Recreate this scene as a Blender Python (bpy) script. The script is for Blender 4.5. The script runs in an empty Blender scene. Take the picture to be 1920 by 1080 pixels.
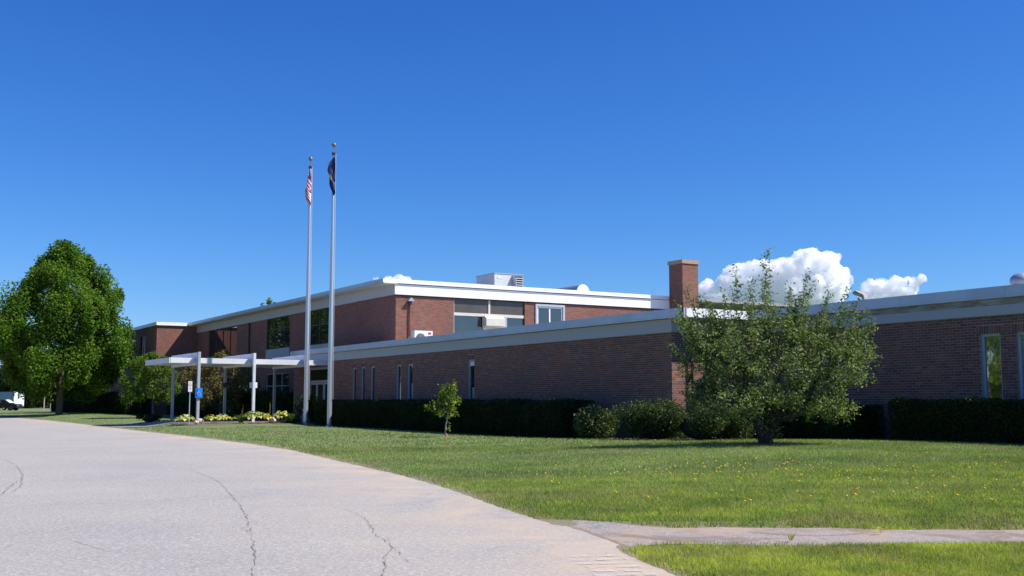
import bpy, math, random
import numpy as np
from mathutils import Vector, Matrix, noise as mnoise
random.seed(7)
rng = np.random.default_rng(11)
scene = bpy.context.scene
COL = scene.collection
PI = math.pi

# ------------------------------------------------------------------ camera, sky, sun, exposure
EYE = 1.2
HEAD = math.radians(31.01)
cam_d = bpy.data.cameras.new('camera'); cam = bpy.data.objects.new('camera', cam_d); COL.objects.link(cam)
cam.location = (0, 0, EYE)
cam.rotation_euler = (PI/2 + math.atan(213/2060), 0, -HEAD)
cam_d.sensor_width = 36; cam_d.lens = 38.62; cam_d.clip_start = .1; cam_d.clip_end = 20000
scene.camera = cam
SUN = Vector((.68, -.575, 1.0)).normalized()
world = bpy.data.worlds.new('World'); scene.world = world; world.use_nodes = True
wn = world.node_tree; bg = wn.nodes['Background']
sky = wn.nodes.new('ShaderNodeTexSky'); sky.sky_type = 'NISHITA'; sky.sun_disc = False
sky.sun_elevation = math.asin(SUN.z); sky.sun_rotation = math.atan2(SUN.x, SUN.y)
sky.air_density = 1.0; sky.dust_density = .15; sky.ozone_density = 3.0; sky.altitude = 300
# grade of the whole clear sky to the deep polarised blue of the photograph (one power curve per channel, every direction alike)
sp = wn.nodes.new('ShaderNodeSeparateColor'); cb = wn.nodes.new('ShaderNodeCombineColor'); wn.links.new(sky.outputs[0], sp.inputs[0])
for c_, (g_, b_) in enumerate(((1.62, -.351), (1.224, -.271), (.898, .025))):
    pw = wn.nodes.new('ShaderNodeMath'); pw.operation = 'POWER'; pw.inputs[1].default_value = g_
    ml = wn.nodes.new('ShaderNodeMath'); ml.operation = 'MULTIPLY'; ml.inputs[1].default_value = 10*math.exp(b_)*.1**g_
    wn.links.new(sp.outputs[c_], pw.inputs[0]); wn.links.new(pw.outputs[0], ml.inputs[0]); wn.links.new(ml.outputs[0], cb.inputs[c_])
wn.links.new(cb.outputs[0], bg.inputs[0])
bg.inputs[1].default_value = .1
sd = bpy.data.lights.new('sun', 'SUN'); sd.energy = 5.0; sd.angle = math.radians(.5); sd.color = (1, .955, .89)
so = bpy.data.objects.new('sun', sd); COL.objects.link(so)
so.rotation_euler = SUN.to_track_quat('Z', 'Y').to_euler(); so.location = (30, -30, 60)
scene.view_settings.view_transform = 'Standard'; scene.view_settings.look = 'None'
scene.view_settings.gamma = 1; scene.view_settings.use_curve_mapping = False
scene.view_settings.exposure = .4
scene.cycles.volume_bounces = 40; scene.cycles.max_bounces = 44; scene.cycles.diffuse_bounces = 4; scene.cycles.glossy_bounces = 4; scene.cycles.transparent_max_bounces = 12

# ------------------------------------------------------------------ materials
class NT:
    def __init__(s, name):
        s.m = bpy.data.materials.new(name); s.m.use_nodes = True; s.t = s.m.node_tree
        s.b = s.t.nodes['Principled BSDF']; s.o = s.t.nodes['Material Output']
    def n(s, typ, ins=None, **kw):
        nd = s.t.nodes.new('ShaderNode'+typ)
        for k, v in kw.items(): setattr(nd, k, v)
        if ins:
            for k, v in ins.items(): s.set(nd, k, v)
        return nd
    def set(s, nd, k, v):
        if hasattr(v, 'outputs'): v = v.outputs[0]
        if isinstance(v, bpy.types.NodeSocket): s.t.links.new(v, nd.inputs[k])
        else:
            if isinstance(v, (tuple, list)) and len(v) == 3 and nd.inputs[k].type == 'RGBA': v = (*v, 1)
            nd.inputs[k].default_value = v
    def pos(s): return s.n('NewGeometry').outputs['Position']
    def noise(s, scale, detail=3, rough=.55, vec=None, dist=0):
        return s.n('TexNoise', {'Vector': vec if vec is not None else s.pos(), 'Scale': scale, 'Detail': detail, 'Roughness': rough, 'Distortion': dist})
    def ramp(s, fac, stops, interp='LINEAR'):
        r = s.n('ValToRGB', {'Fac': fac}); e = r.color_ramp; e.interpolation = interp
        while len(e.elements) < len(stops): e.elements.new(.5)
        for el, (p, c) in zip(e.elements, stops):
            el.position = p; el.color = (*c, 1) if isinstance(c, (tuple, list)) else (c, c, c, 1)
        return r
    def mix(s, f, a, b, mode='MIX'):
        m = s.n('Mix', data_type='RGBA', blend_type=mode)
        s.set(m, 0, f); s.set(m, 6, a); s.set(m, 7, b)
        return m.outputs[2]
    def math(s, op, a, b=0.):
        return s.n('Math', {0: a, 1: b}, operation=op)
    def base(s, c): s.set(s.b, 'Base Color', c); return s
    def p(s, **kw):
        for k, v in kw.items(): s.set(s.b, k.replace('_', ' '), v)
        return s
    def bump(s, h, strength=.3, dist=.01):
        b = s.n('Bump', {'Height': h, 'Strength': strength, 'Distance': dist}); s.set(s.b, 'Normal', b.outputs[0]); return s
M = {}
def simple(name, c, rough=.6, metal=0, var=.12, scale=6, bump=0):
    q = NT(name); n = q.noise(scale, 5, .65)
    lo = tuple(x*(1-var) for x in c); hi = tuple(min(1, x*(1+var)) for x in c)
    q.base(q.ramp(n, [(.3, lo), (.7, hi)]).outputs[0]).p(Roughness=rough, Metallic=metal)
    if bump: q.bump(q.noise(scale*20, 3), bump, .004)
    M[name] = q.m; return q
BR = [(0, (.13, .058, .042)), (.14, (.25, .084, .052)), (.32, (.19, .072, .050)), (.5, (.29, .094, .056)), (.66, (.15, .064, .048)), (.8, (.23, .080, .050)), (.93, (.33, .13, .08))]
for nm, obj_r in (('brick_clay', 0), ('brick_clay_single', 1)):
    q = NT(nm)
    r = q.n('ObjectInfo').outputs['Random'] if obj_r else q.n('NewGeometry').outputs['Random Per Island']
    c = q.ramp(r, BR, 'CONSTANT').outputs[0]
    c = q.mix(q.math('MULTIPLY', q.noise(60, 4).outputs[0], .35), c, (.16, .12, .10), 'MIX')
    st = q.ramp(q.noise(.35, 4).outputs[0], [(.35, 1.0), (.7, .8)]).outputs[0]
    q.base(q.mix(1, c, st, 'MULTIPLY')).p(Roughness=.85).bump(q.noise(140, 3), .5, .003); M[nm] = q.m
simple('mortar', (.36, .295, .235), .95, 0, .2, 30)
q = NT('brick_far'); sx = q.n('SeparateXYZ', {0: q.pos()}); u = q.math('ADD', sx.outputs[0], sx.outputs[1])
v3 = q.n('CombineXYZ', {0: u, 1: sx.outputs[2], 2: 0.})
bt = q.n('TexBrick', {'Vector': v3, 'Color1': (.29, .094, .062), 'Color2': (.14, .060, .046), 'Mortar': (.27, .215, .17), 'Scale': 1., 'Mortar Size': .007, 'Mortar Smooth': .2, 'Bias': -.15, 'Brick Width': .213, 'Row Height': .0677})
nb = q.ramp(q.noise(.5, 4).outputs[0], [(.3, 1.0), (.72, .78)]).outputs[0]
q.base(q.mix(1, bt.outputs[0], nb, 'MULTIPLY')).p(Roughness=.88)
q.bump(q.math('SUBTRACT', 1., bt.outputs['Fac']), .6, .006); M['brick_far'] = q.m
# painted trim: white for sunlit faces, fascia darkened to carry its shade
q = NT('white_trim'); n1 = q.noise(1.2, 5, .7); n2 = q.noise(14, 4, .7)
c = q.mix(q.ramp(n1, [(.45, 0.), (.75, .35)]).outputs[0], (.84, .84, .84), (.72, .71, .68))
c = q.mix(q.ramp(n2, [(.5, 0.), (.8, .25)]).outputs[0], c, (.56, .53, .47)); q.base(c).p(Roughness=.55); M['white_trim'] = q.m
q = NT('fascia_paint_shaded'); n1 = q.noise(.8, 5, .7); mp = q.n('Mapping', {'Vector': q.pos(), 'Scale': (7, 7, .7)}); n2 = q.noise(1., 4, .7, vec=mp.outputs[0])
c = q.mix(q.ramp(n1, [(.45, 0.), (.8, .3)]).outputs[0], (.43, .44, .445), (.36, .35, .33))
c = q.mix(q.ramp(n2, [(.55, 0.), (.85, .3)]).outputs[0], c, (.33, .31, .26)); q.base(c).p(Roughness=.6); M['fascia_paint_shaded'] = q.m
q = NT('weathered_board'); mp = q.n('Mapping', {'Vector': q.pos(), 'Scale': (1, 1.2, 14)}); n2 = q.noise(1.6, 5, .7, vec=mp.outputs[0])
q.base(q.ramp(n2, [(.4, (.42, .41, .38)), (.58, (.22, .18, .13)), (.8, (.32, .29, .24))]).outputs[0]).p(Roughness=.8); M['weathered_board'] = q.m
q = NT('metal_coping_shaded'); n1 = q.noise(.9, 4, .6)
q.base(q.ramp(n1, [(.3, (.40, .44, .49)), (.7, (.50, .54, .58))]).outputs[0]).p(Roughness=.4, Metallic=.45); M['metal_coping_shaded'] = q.m  # shade put into the coping colour; sunlit runs take the white trim
simple('dark_gap', (.03, .025, .022), .9)
simple('roof_membrane', (.35, .35, .36), .9)
simple('galvanised', (.46, .49, .53), .4, .5, .12, 3)
simple('unit_paint', (.62, .64, .66), .5, .1, .1, 3)
simple('cream_panel', (.62, .58, .50), .6, 0, .08, 3)
simple('grey_panel', (.42, .42, .42), .6, 0, .1, 3)
simple('brown_spandrel', (.085, .075, .068), .35, 0, .15, 2)
simple('blue_grey_frame', (.40, .46, .52), .5, 0, .1, 4)
simple('dark_frame', (.05, .045, .045), .5)
simple('canopy_paint', (.66, .665, .68), .5, 0, .08, 1.5)
simple('post_grey', (.36, .39, .43), .5, 0, .06, 4)
simple('white_paint', (.80, .80, .79), .45, 0, .04, 4)
simple('post_paint', (.70, .71, .73), .4, .1, .05, 4)
simple('black_metal', (.025, .023, .022), .5)
simple('conduit', (.06, .04, .035), .6)
simple('bronze_ball', (.22, .19, .13), .5, .5)
simple('grille_dark', (.03, .035, .04), .5)
simple('concrete', (.36, .34, .31), .9, 0, .12, 4, .3)
simple('cap_stone', (.36, .28, .19), .85, 0, .12, 5)
simple('sign_blue', (.005, .19, .70), .4, 0, .08, 30)
simple('sign_white', (.72, .72, .74), .45)
simple('sign_pale', (.35, .50, .75), .5)
simple('sign_red', (.50, .05, .05), .5)
simple('wood_post', (.42, .36, .29), .85, 0, .2, 8)
simple('mulch', (.20, .115, .075), .95, 0, .4, 30, .8)
simple('red_mulch', (.30, .12, .065), .95, 0, .3, 40, .8)
simple('stone_rock', (.52, .42, .36), .9, 0, .25, 12, .5)
simple('rubber', (.02, .02, .02), .8)
simple('car_paint', (.018, .016, .02), .18, .2)
simple('chrome', (.7, .7, .7), .2, 1)
simple('van_blue', (.22, .30, .40), .4)
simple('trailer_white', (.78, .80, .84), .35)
simple('curtain', (.62, .60, .56), .8)
simple('lamp_glass', (.5, .42, .3), .3)
q = NT('flagpole_metal'); q.base((.60, .61, .63)).p(Roughness=.35, Metallic=.65)
q.bump(q.noise(30, 3), .08, .01); M['flagpole_metal'] = q.m
q = NT('window_glass'); n1 = q.noise(.8, 3)
q.base(q.ramp(n1, [(.35, (.010, .014, .013)), (.7, (.022, .028, .024))]).outputs[0]).p(Roughness=.03, IOR=2.2)
q.bump(q.noise(1.4, 1), .05, .02); M['window_glass'] = q.m
q = NT('glass_dull'); q.base((.018, .024, .018)).p(Roughness=.2, IOR=1.2, Specular_IOR_Level=.15); M['glass_dull'] = q.m
q = NT('solar_film_glass'); q.base((.42, .43, .38)).p(Roughness=.04, Metallic=1.); q.bump(q.noise(2.2, 2), .12, .02); M['solar_film_glass'] = q.m
q = NT('car_glass'); q.base((.02, .03, .03)).p(Roughness=.02, IOR=1.8); M['car_glass'] = q.m
# bark
def bark(name, lo, hi, sc=18):
    q = NT(name); mp = q.n('Mapping', {'Vector': q.pos(), 'Scale': (1, 1, .25)}); n = q.noise(sc, 5, .7, vec=mp.outputs[0])
    q.base(q.ramp(n, [(.3, lo), (.7, hi)]).outputs[0]).p(Roughness=.95).bump(n, .8, .02); M[name] = q.m
bark('bark_shade', (.030, .027, .024), (.075, .065, .055)); bark('bark_dark', (.05, .042, .036), (.14, .12, .10)); bark('bark_light', (.20, .19, .17), (.42, .40, .36), 30)
def leafmat(name, cols, trans=.35, rough=.45, clump=.9, spec=.5, yel=None):
    spec *= .45; rough = max(rough, .5)
    q = NT(name); q.o
    r = q.n('NewGeometry').outputs['Random Per Island']
    c = q.ramp(r, cols).outputs[0]
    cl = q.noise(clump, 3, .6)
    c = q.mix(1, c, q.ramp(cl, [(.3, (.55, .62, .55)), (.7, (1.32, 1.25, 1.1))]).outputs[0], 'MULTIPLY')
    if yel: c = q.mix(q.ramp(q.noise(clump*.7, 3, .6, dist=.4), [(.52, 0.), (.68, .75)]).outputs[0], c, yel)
    if name.startswith('grass'):
        c = q.mix(q.ramp(q.noise(.85, 4, .7, dist=.6), [(.52, 0.), (.66, .6)]).outputs[0], c, (.36, .28, .17))
        c = q.mix(q.ramp(q.noise(2.3, 3, .6), [(.5, 0.), (.68, .45)]).outputs[0], c, (.13, .22, .05))
    q.base(c).p(Roughness=rough); q.set(q.b, 'Specular IOR Level', spec)
    tr = q.n('BsdfTranslucent', {'Color': q.mix(1, c, (1.25, 1.35, .6), 'MULTIPLY')})
    ms = q.n('MixShader', {0: trans, 1: q.b.outputs[0], 2: tr.outputs[0]}); q.t.links.new(ms.outputs[0], q.o.inputs[0])
    M[name] = q.m
leafmat('leaf_maple', [(0, (.055, .13, .016)), (.5, (.10, .21, .024)), (.85, (.17, .28, .04)), (1, (.24, .31, .05))], .4, .5, .8, .3, (.15, .22, .03))
leafmat('leaf_apple', [(0, (.075, .13, .035)), (.4, (.14, .21, .065)), (.75, (.24, .30, .11)), (.93, (.36, .39, .22)), (1, (.36, .28, .16))], .32, .4, 1.6, .6)
leafmat('leaf_sapling', [(0, (.10, .17, .016)), (.6, (.17, .25, .022)), (1, (.27, .30, .04))], .4, .45, 2., .5)
leafmat('leaf_hedge', [(0, (.012, .030, .009)), (.6, (.026, .055, .015)), (1, (.055, .085, .025))], .15, .5, 2., .3)
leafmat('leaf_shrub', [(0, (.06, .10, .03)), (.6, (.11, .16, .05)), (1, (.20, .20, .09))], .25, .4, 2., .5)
leafmat('leaf_shrub_shaded', [(0, (.03, .055, .016)), (.6, (.055, .09, .026)), (1, (.11, .13, .05))], .25, .4, 2., .5)  # darkened copy of the shrub leaf, shade put into the colour
leafmat('leaf_brown', [(0, (.12, .125, .04)), (.5, (.19, .17, .055)), (1, (.26, .16, .06))], .3, .5, 1.2, .3)
leafmat('leaf_young', [(0, (.08, .14, .02)), (.6, (.12, .21, .03)), (1, (.18, .27, .045))], .35, .5, 1.2, .3)
leafmat('leaf_far', [(0, (.016, .030, .010)), (.6, (.026, .045, .013)), (1, (.045, .065, .02))], .2, .6, .25, .2)
leafmat('leaf_hosta', [(0, (.16, .24, .04)), (.3, (.50, .48, .08)), (.7, (.74, .68, .22)), (1, (.82, .80, .50))], .3, .4, 3., .4)
leafmat('leaf_perennial', [(0, (.06, .11, .025)), (1, (.10, .16, .045))], .3, .5, 2., .4)
leafmat('grass_blade', [(0, (.15, .26, .065)), (.4, (.20, .33, .085)), (.7, (.29, .36, .115)), (.85, (.40, .37, .19)), (1, (.50, .43, .29))], .35, .5, .35, .3, (.38, .37, .19))
leafmat('grass_blade_near', [(0, (.16, .25, .05)), (.35, (.28, .38, .065)), (.65, (.48, .53, .09)), (.84, (.46, .37, .19)), (1, (.58, .47, .32))], .45, .5, .9, .3, (.58, .62, .09))
simple('dandelion_yellow', (.85, .60, .02), .6)
# ground under grass
q = NT('ground_turf'); n1 = q.noise(.28, 4, .6, dist=.6); n2 = q.noise(40, 4, .7); n3 = q.noise(1.1, 4, .65, dist=.5)
c = q.mix(n2.outputs[0], (.09, .15, .045), (.16, .23, .08))
c = q.mix(q.ramp(n1, [(.42, 0.), (.62, .65)]).outputs[0], c, q.mix(n2.outputs[0], (.17, .18, .07), (.26, .26, .12)))
c = q.mix(q.ramp(n3, [(.55, 0.), (.75, .5)]).outputs[0], c, (.14, .125, .06))
at = q.n('Attribute', attribute_name='soil')
soil = q.ramp(n2, [(.3, (.17, .125, .085)), (.7, (.36, .28, .20))]).outputs[0]
c = q.mix(at.outputs['Fac'], c, soil)
q.base(c).p(Roughness=.95).bump(n2, .6, .02); M['ground_turf'] = q.m
# asphalt
def asphalt(name, c0, c1, sand):
    q = NT(name); n1 = q.noise(70, 3, .8); n2 = q.noise(.35, 4, .6); n3 = q.noise(260, 2, .6); vo = q.n('TexVoronoi', {'Vector': q.pos(), 'Scale': 55.})
    c = q.mix(q.ramp(n1, [(.35, 0.), (.68, 1.)]).outputs[0], c0, c1)
    c = q.mix(q.ramp(vo.outputs['Color'], [(.60, 0.), (.78, .6)]).outputs[0], c, (.55, .54, .53))
    c = q.mix(q.ramp(n3, [(.30, .45), (.45, 0.)]).outputs[0], c, (.13, .12, .12))
    c = q.mix(1, c, q.ramp(n2, [(.3, (.90, .90, .92)), (.7, (1.07, 1.05, 1.02))]).outputs[0], 'MULTIPLY')
    n4 = q.noise(24, 4, .8); c = q.mix(1, c, q.ramp(n4, [(.32, .78), (.5, 1.0), (.68, 1.18)]).outputs[0], 'MULTIPLY')
    at = q.n('Attribute', attribute_name='sand'); nn = q.noise(.7, 5, .7, dist=1.)
    f = q.math('MULTIPLY', at.outputs['Fac'], q.ramp(nn, [(.36, 0.), (.66, 1.)]).outputs[0])
    c = q.mix(f, c, q.mix(n1.outputs[0], sand, tuple(x*1.35 for x in sand)))
    if name == 'asphalt_path':
        dk = q.noise(.9, 5, .7, dist=1.5); c = q.mix(q.ramp(dk, [(.50, 0.), (.62, .65)]).outputs[0], c, (.20, .135, .095))
    q.base(c).p(Roughness=.9).bump(q.math('ADD', n1.outputs[0], n3.outputs[0]), .55, .006); M[name] = q.m
asphalt('asphalt_worn', (.30, .279, .250), (.44, .413, .370), (.46, .36, .26))
asphalt('asphalt_path', (.22, .208, .20), (.31, .295, .285), (.36, .265, .19))
simple('crack_dirt', (.22, .195, .175), 1, 0, .3, 20)
simple('patch_dirt', (.33, .28, .235), 1, 0, .15, 9)
q = NT('worn_paint'); n1 = q.noise(9, 5, .75, dist=.8)
q.base((.72, .68, .58)).p(Roughness=.8)
tb = q.n('BsdfTransparent'); mm = q.n('MixShader', {0: q.ramp(n1, [(.44, 0.), (.62, .5)]).outputs[0], 1: tb.outputs[0], 2: q.b.outputs[0]})
q.t.links.new(mm.outputs[0], q.o.inputs[0]); M['worn_paint'] = q.m
# cloud
q = NT('cloud_vapour'); dn = q.math('MULTIPLY', q.ramp(q.noise(.022, 4, .6).outputs[0], [(.38, .0), (.62, 1.)]).outputs[0], .13)
pv = q.n('VolumePrincipled', {'Color': (.998, .998, 1.), 'Density': dn, 'Anisotropy': .0})
q.t.nodes.remove(q.b); q.t.links.new(pv.outputs[0], q.o.inputs['Volume']); M['cloud_vapour'] = q.m
# US flag cloth: stripes down the limp cloth, blue canton
def uvmat(name, fn):
    q = NT(name); uv = q.n('UVMap'); s = q.n('SeparateXYZ', {0: uv.outputs[0]}); fn(q, s.outputs[0], s.outputs[1]); M[name] = q.m
def us(q, u, v):
    st = q.math('GREATER_THAN', q.math('FRACT', q.math('MULTIPLY', v, 6.5)), .5)
    c = q.mix(st, (.58, .02, .04), (.82, .80, .80))
    can = q.math('MULTIPLY', q.math('LESS_THAN', u, .4), q.math('GREATER_THAN', v, .4615))
    cv = q.n('CombineXYZ', {0: q.math('MULTIPLY', u, 27.), 1: q.math('MULTIPLY', v, 17.), 2: 0.})
    vo = q.n('TexVoronoi', {'Vector': cv, 'Scale': 1., 'Randomness': .0})
    star = q.math('LESS_THAN', vo.outputs['Distance'], .28)
    q.base(q.mix(can, c, q.mix(star, (.03, .04, .16), (.8, .8, .8)))).p(Roughness=.7)
uvmat('flag_stripes', us)
def st(q, u, v):
    du = q.math('MULTIPLY', q.math('SUBTRACT', u, .5), 1.5); dv = q.math('SUBTRACT', v, .5)
    d = q.math('SQRT', q.math('ADD', q.math('POWER', q.math('ABSOLUTE', du), 2.), q.math('POWER', q.math('ABSOLUTE', dv), 2.)))
    q.base(q.mix(q.math('LESS_THAN', d, .17), (.012, .016, .085), q.ramp(q.noise(9, 2).outputs[0], [(.45, (.45, .36, .12)), (.55, (.12, .2, .12))]).outputs[0])).p(Roughness=.6)
uvmat('flag_blue', st)

# ------------------------------------------------------------------ mesh helpers
def tag(o, label=None, cat=None, group=None, kind=None):
    if label: o['label'] = label
    if cat: o['category'] = cat
    if group: o['group'] = group
    if kind: o['kind'] = kind
    return o
def empty(name, loc=(0, 0, 0), rz=0, **k):
    o = bpy.data.objects.new(name, None); COL.objects.link(o); o.location = loc; o.rotation_euler = (0, 0, rz)
    o.empty_display_size = .2
    return tag(o, **k)
def link(name, me, parent=None, **k):
    o = bpy.data.objects.new(name, me); COL.objects.link(o)
    if parent is not None: o.parent = parent
    return tag(o, **k)
def npmesh(name, V, F, mat, smooth=False):
    """V (n,3); F (m,k) constant face size"""
    me = bpy.data.meshes.new(name); V = np.asarray(V, np.float32); F = np.asarray(F, np.int32)
    me.vertices.add(len(V)); me.vertices.foreach_set('co', V.ravel())
    m, k = F.shape
    me.loops.add(m*k); me.loops.foreach_set('vertex_index', F.ravel())
    me.polygons.add(m); me.polygons.foreach_set('loop_start', np.arange(0, m*k, k, dtype=np.int32))
    try: me.polygons.foreach_set('loop_total', np.full(m, k, np.int32))
    except Exception: pass
    me.polygons.foreach_set('use_smooth', np.full(m, bool(smooth)))
    me.materials.append(mat); me.update(calc_edges=True); return me
class MB:
    def __init__(s): s.v = []; s.f = []; s.sm = False
    def box(s, x0, x1, y0, y1, z0, z1):
        b = len(s.v)
        s.v += [(x0, y0, z0), (x1, y0, z0), (x1, y1, z0), (x0, y1, z0), (x0, y0, z1), (x1, y0, z1), (x1, y1, z1), (x0, y1, z1)]
        s.f += [tuple(b+i for i in q) for q in ((0, 3, 2, 1), (4, 5, 6, 7), (0, 1, 5, 4), (1, 2, 6, 5), (2, 3, 7, 6), (3, 0, 4, 7))]
        return s
    def bbox(s, x0, x1, y0, y1, z0, z1, r=.01):
        """box with chamfered vertical edges"""
        P = [(x0+r, y0), (x1-r, y0), (x1, y0+r), (x1, y1-r), (x1-r, y1), (x0+r, y1), (x0, y1-r), (x0, y0+r)]
        return s.prism([(x, y, z0) for x, y in P], (0, 0, z1-z0))
    def prism(s, base, vec):
        b = len(s.v); n = len(base); vec = Vector(vec)
        s.v += [tuple(p) for p in base] + [tuple(Vector(p)+vec) for p in base]
        s.f += [tuple(b+i for i in reversed(range(n))), tuple(b+n+i for i in range(n))]
        s.f += [(b+i, b+(i+1) % n, b+n+(i+1) % n, b+n+i) for i in range(n)]
        return s
    def tube(s, pts, rad, n=10, cap=True):
        pts = [Vector(p) for p in pts]; b = len(s.v)
        if not hasattr(rad, '__len__'): rad = [rad]*len(pts)
        for i, p in enumerate(pts):
            d = (pts[min(i+1, len(pts)-1)]-pts[max(i-1, 0)]).normalized()
            a = d.cross(Vector((0, 1, 0)) if abs(d.y) < .9 else Vector((1, 0, 0))).normalized(); c = d.cross(a)
            for k in range(n):
                t = 2*PI*k/n; s.v.append(tuple(p+(a*math.cos(t)+c*math.sin(t))*rad[i]))
        for i in range(len(pts)-1):
            for k in range(n):
                s.f.append((b+i*n+k, b+i*n+(k+1) % n, b+(i+1)*n+(k+1) % n, b+(i+1)*n+k))
        if cap: s.f += [tuple(b+k for k in reversed(range(n))), tuple(b+(len(pts)-1)*n+k for k in range(n))]
        return s
    def ball(s, c, r, n=12, sq=1.):
        b = len(s.v); m = n//2
        for i in range(m+1):
            ph = PI*i/m
            for k in range(n): s.v.append((c[0]+r*math.sin(ph)*math.cos(2*PI*k/n), c[1]+r*math.sin(ph)*math.sin(2*PI*k/n), c[2]+r*sq*math.cos(ph)))
        for i in range(m):
            for k in range(n): s.f.append((b+i*n+k, b+(i+1)*n+k, b+(i+1)*n+(k+1) % n, b+i*n+(k+1) % n))
        return s
    def build(s, name, mat, parent=None, smooth=False, **k):
        me = bpy.data.meshes.new(name); me.from_pydata(s.v, [], s.f); me.materials.append(M[mat]); me.update()
        if smooth:
            me.polygons.foreach_set('use_smooth', np.ones(len(me.polygons), bool))
        return link(name, me, parent, **k)
def boxo(name, mat, parent, *b, **k): return MB().box(*b).build(name, mat, parent, **k)

# ------------------------------------------------------------------ terrain
RY = np.array([-60, -10, 0, 3, 5.75, 6.3, 7.05, 8.2, 9.56, 11, 13.75, 16.64, 18.68, 20.8, 26.1, 30.6, 35.7, 41, 46, 58.5, 74.4, 90.8, 93, 95, 96, 97.5, 98])
RX = np.array([-6, 2.6, 3.7, 4.3, 5.0, 5.16, 5.42, 5.80, 6.19, 6.55, 7.31, 7.95, 8.28, 8.63, 9.56, 9.95, 10.18, 10.32, 10.35, 10.75, 11.1, 10.9, 9.5, 6, 0, -45, -45])
def roadx(y):
    return np.interp(y, RY, RX)
def edgedist(x, y):
    """rough distance outside the road edge (positive on the lawn)"""
    d = (x-roadx(y)); s = np.where(np.asarray(y) < 30, .82, 1.); d = d*s
    return np.where(np.asarray(y) > 90, np.maximum(d, (np.asarray(y)-96.0)), d)
def sstep(a, b, v):
    t = np.clip((v-a)/(b-a), 0, 1); return t*t*(3-2*t)
PA = np.array([6.72, 7.62]); PD = np.array([.811, -.585]); PN = np.array([.585, .811])
def pathq(x, y): return (x-PA[0])*PN[0]+(y-PA[1])*PN[1]
def pathp(x, y): return (x-PA[0])*PD[0]+(y-PA[1])*PD[1]
def onpath(x, y, w=.0):
    q = np.abs(pathq(x, y)); p = pathp(x, y)
    wob = .05*np.sin(p*2.3)+.03*np.sin(p*6.1+1)
    return (q < .60+w+wob+.45*np.clip(-.3-p, 0, 1.5)) & (p > -3) & (p < 15)
def walkway(x, y): return (y > 51.55+np.clip((x-10.2)*.6, 0, 1.5)) & (y < 57.4) & (x > 9) & (x < 23)
def terr(x, y):
    x = np.asarray(x, float); y = np.asarray(y, float); d = edgedist(x, y)
    h = -.03*(1-sstep(-.5, -.1, d)) + .02*sstep(-.12, .1, d) + .045*sstep(.2, 4, d)
    h = h + .20*sstep(30, 15, y)*sstep(1, 8, d) + .18*sstep(68, 92, y)*sstep(.5, 5, d)*sstep(120, 100, y)
    h = h + .13*sstep(49.8, 51.2, y)*sstep(62, 58, y)*sstep(1.5, 3, d)
    h = h + .02*np.sin(x*.7+y*.31)*sstep(2, 6, d)*sstep(60, 40, y)
    g = 1-.92*sstep(1.05, .66, np.abs(pathq(x, y)))*(pathp(x, y) > -3)*(pathp(x, y) < 16)
    return np.where(h > 0, h*g, h)
def tz(x, y): return float(terr(x, y))
def axis(lo, hi, fine0, fine1, st):
    a = np.arange(fine0, fine1+st/2, st); up = [fine1]; s = st
    while up[-1] < hi: s *= 1.35; up.append(up[-1]+s)
    dn = [fine0]; s = st
    while dn[-1] > lo: s *= 1.35; dn.append(dn[-1]-s)
    return np.concatenate([np.array(dn[::-1][:-1]), a, np.array(up[1:])])
def grid(name, xs, ys, mat, attr=None, **k):
    X, Y = np.meshgrid(xs, ys); n, m = X.shape
    Z = terr(X, Y); V = np.stack([X.ravel(), Y.ravel(), Z.ravel()], 1)
    i = np.arange(n*m).reshape(n, m); F = np.stack([i[:-1, :-1].ravel(), i[:-1, 1:].ravel(), i[1:, 1:].ravel(), i[1:, :-1].ravel()], 1)
    me = npmesh(name, V, F, M[mat], True)
    if attr:
        at = me.attributes.new(attr[0], 'FLOAT', 'POINT'); at.data.foreach_set('value', attr[1](V[:, 0], V[:, 1]).astype(np.float32))
    return link(name, me, **k)
def soilf(x, y):
    d = edgedist(x, y); q = np.abs(pathq(x, y)); pp = (pathp(x, y) > -2) & (pathp(x, y) < 15)
    w = .10*np.sin(y*1.7)+.08*np.sin(y*4.3+1)
    a = .8*(1-sstep(-.02, .22+np.maximum(w, 0), d))*(d > -1)
    b = np.where(pp, 1-sstep(.60, .80, q), 0)
    c = np.where(pp, (1-sstep(.5, 1.2, q))*(1-sstep(-.2, 1.6, pathp(x, y))), 0)
    return np.clip(np.maximum(np.maximum(a, b), c), 0, 1)
ground = grid('ground', axis(-3000, 5000, 3.0, 24, .16), axis(-2500, 6000, 3.0, 36, .16), 'ground_turf', ('soil', soilf), kind='structure')
# road sheet
ys = np.concatenate([np.arange(-60, 3, 2.), np.arange(3, 32, .12), np.arange(32, 97.5, .6)])
ds = np.array([0, .06, .15, .3, .5, .8, 1.2, 1.8, 2.6, 4, 7, 12, 20, 34, 60.])
V = []; SA = []
for i, y in enumerate(ys):
    jit = .05*mnoise.noise((y*1.6, 3, 0))+.035*mnoise.noise((y*6, 1, 0))
    ex = float(roadx(y))
    for d in ds:
        V.append((max(ex+jit-d, -58.) if d > 0 else ex+jit, y, .0)); SA.append(math.exp(-d/.8)*1.5+.06+.5*math.exp(-((y-13)/5)**2)*math.exp(-d/1.6))
V = np.array(V); n, m = len(ys), len(ds); i = np.arange(n*m).reshape(n, m)
V[:, 2] = .002
F = np.stack([i[:-1, 1:].ravel(), i[:-1, :-1].ravel(), i[1:, :-1].ravel(), i[1:, 1:].ravel()], 1)
me = npmesh('road', V, F, M['asphalt_worn']); at = me.attributes.new('sand', 'FLOAT', 'POINT'); at.data.foreach_set('value', np.clip(SA, 0, 1).astype(np.float32))
road = link('road', me, kind='structure')
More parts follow.
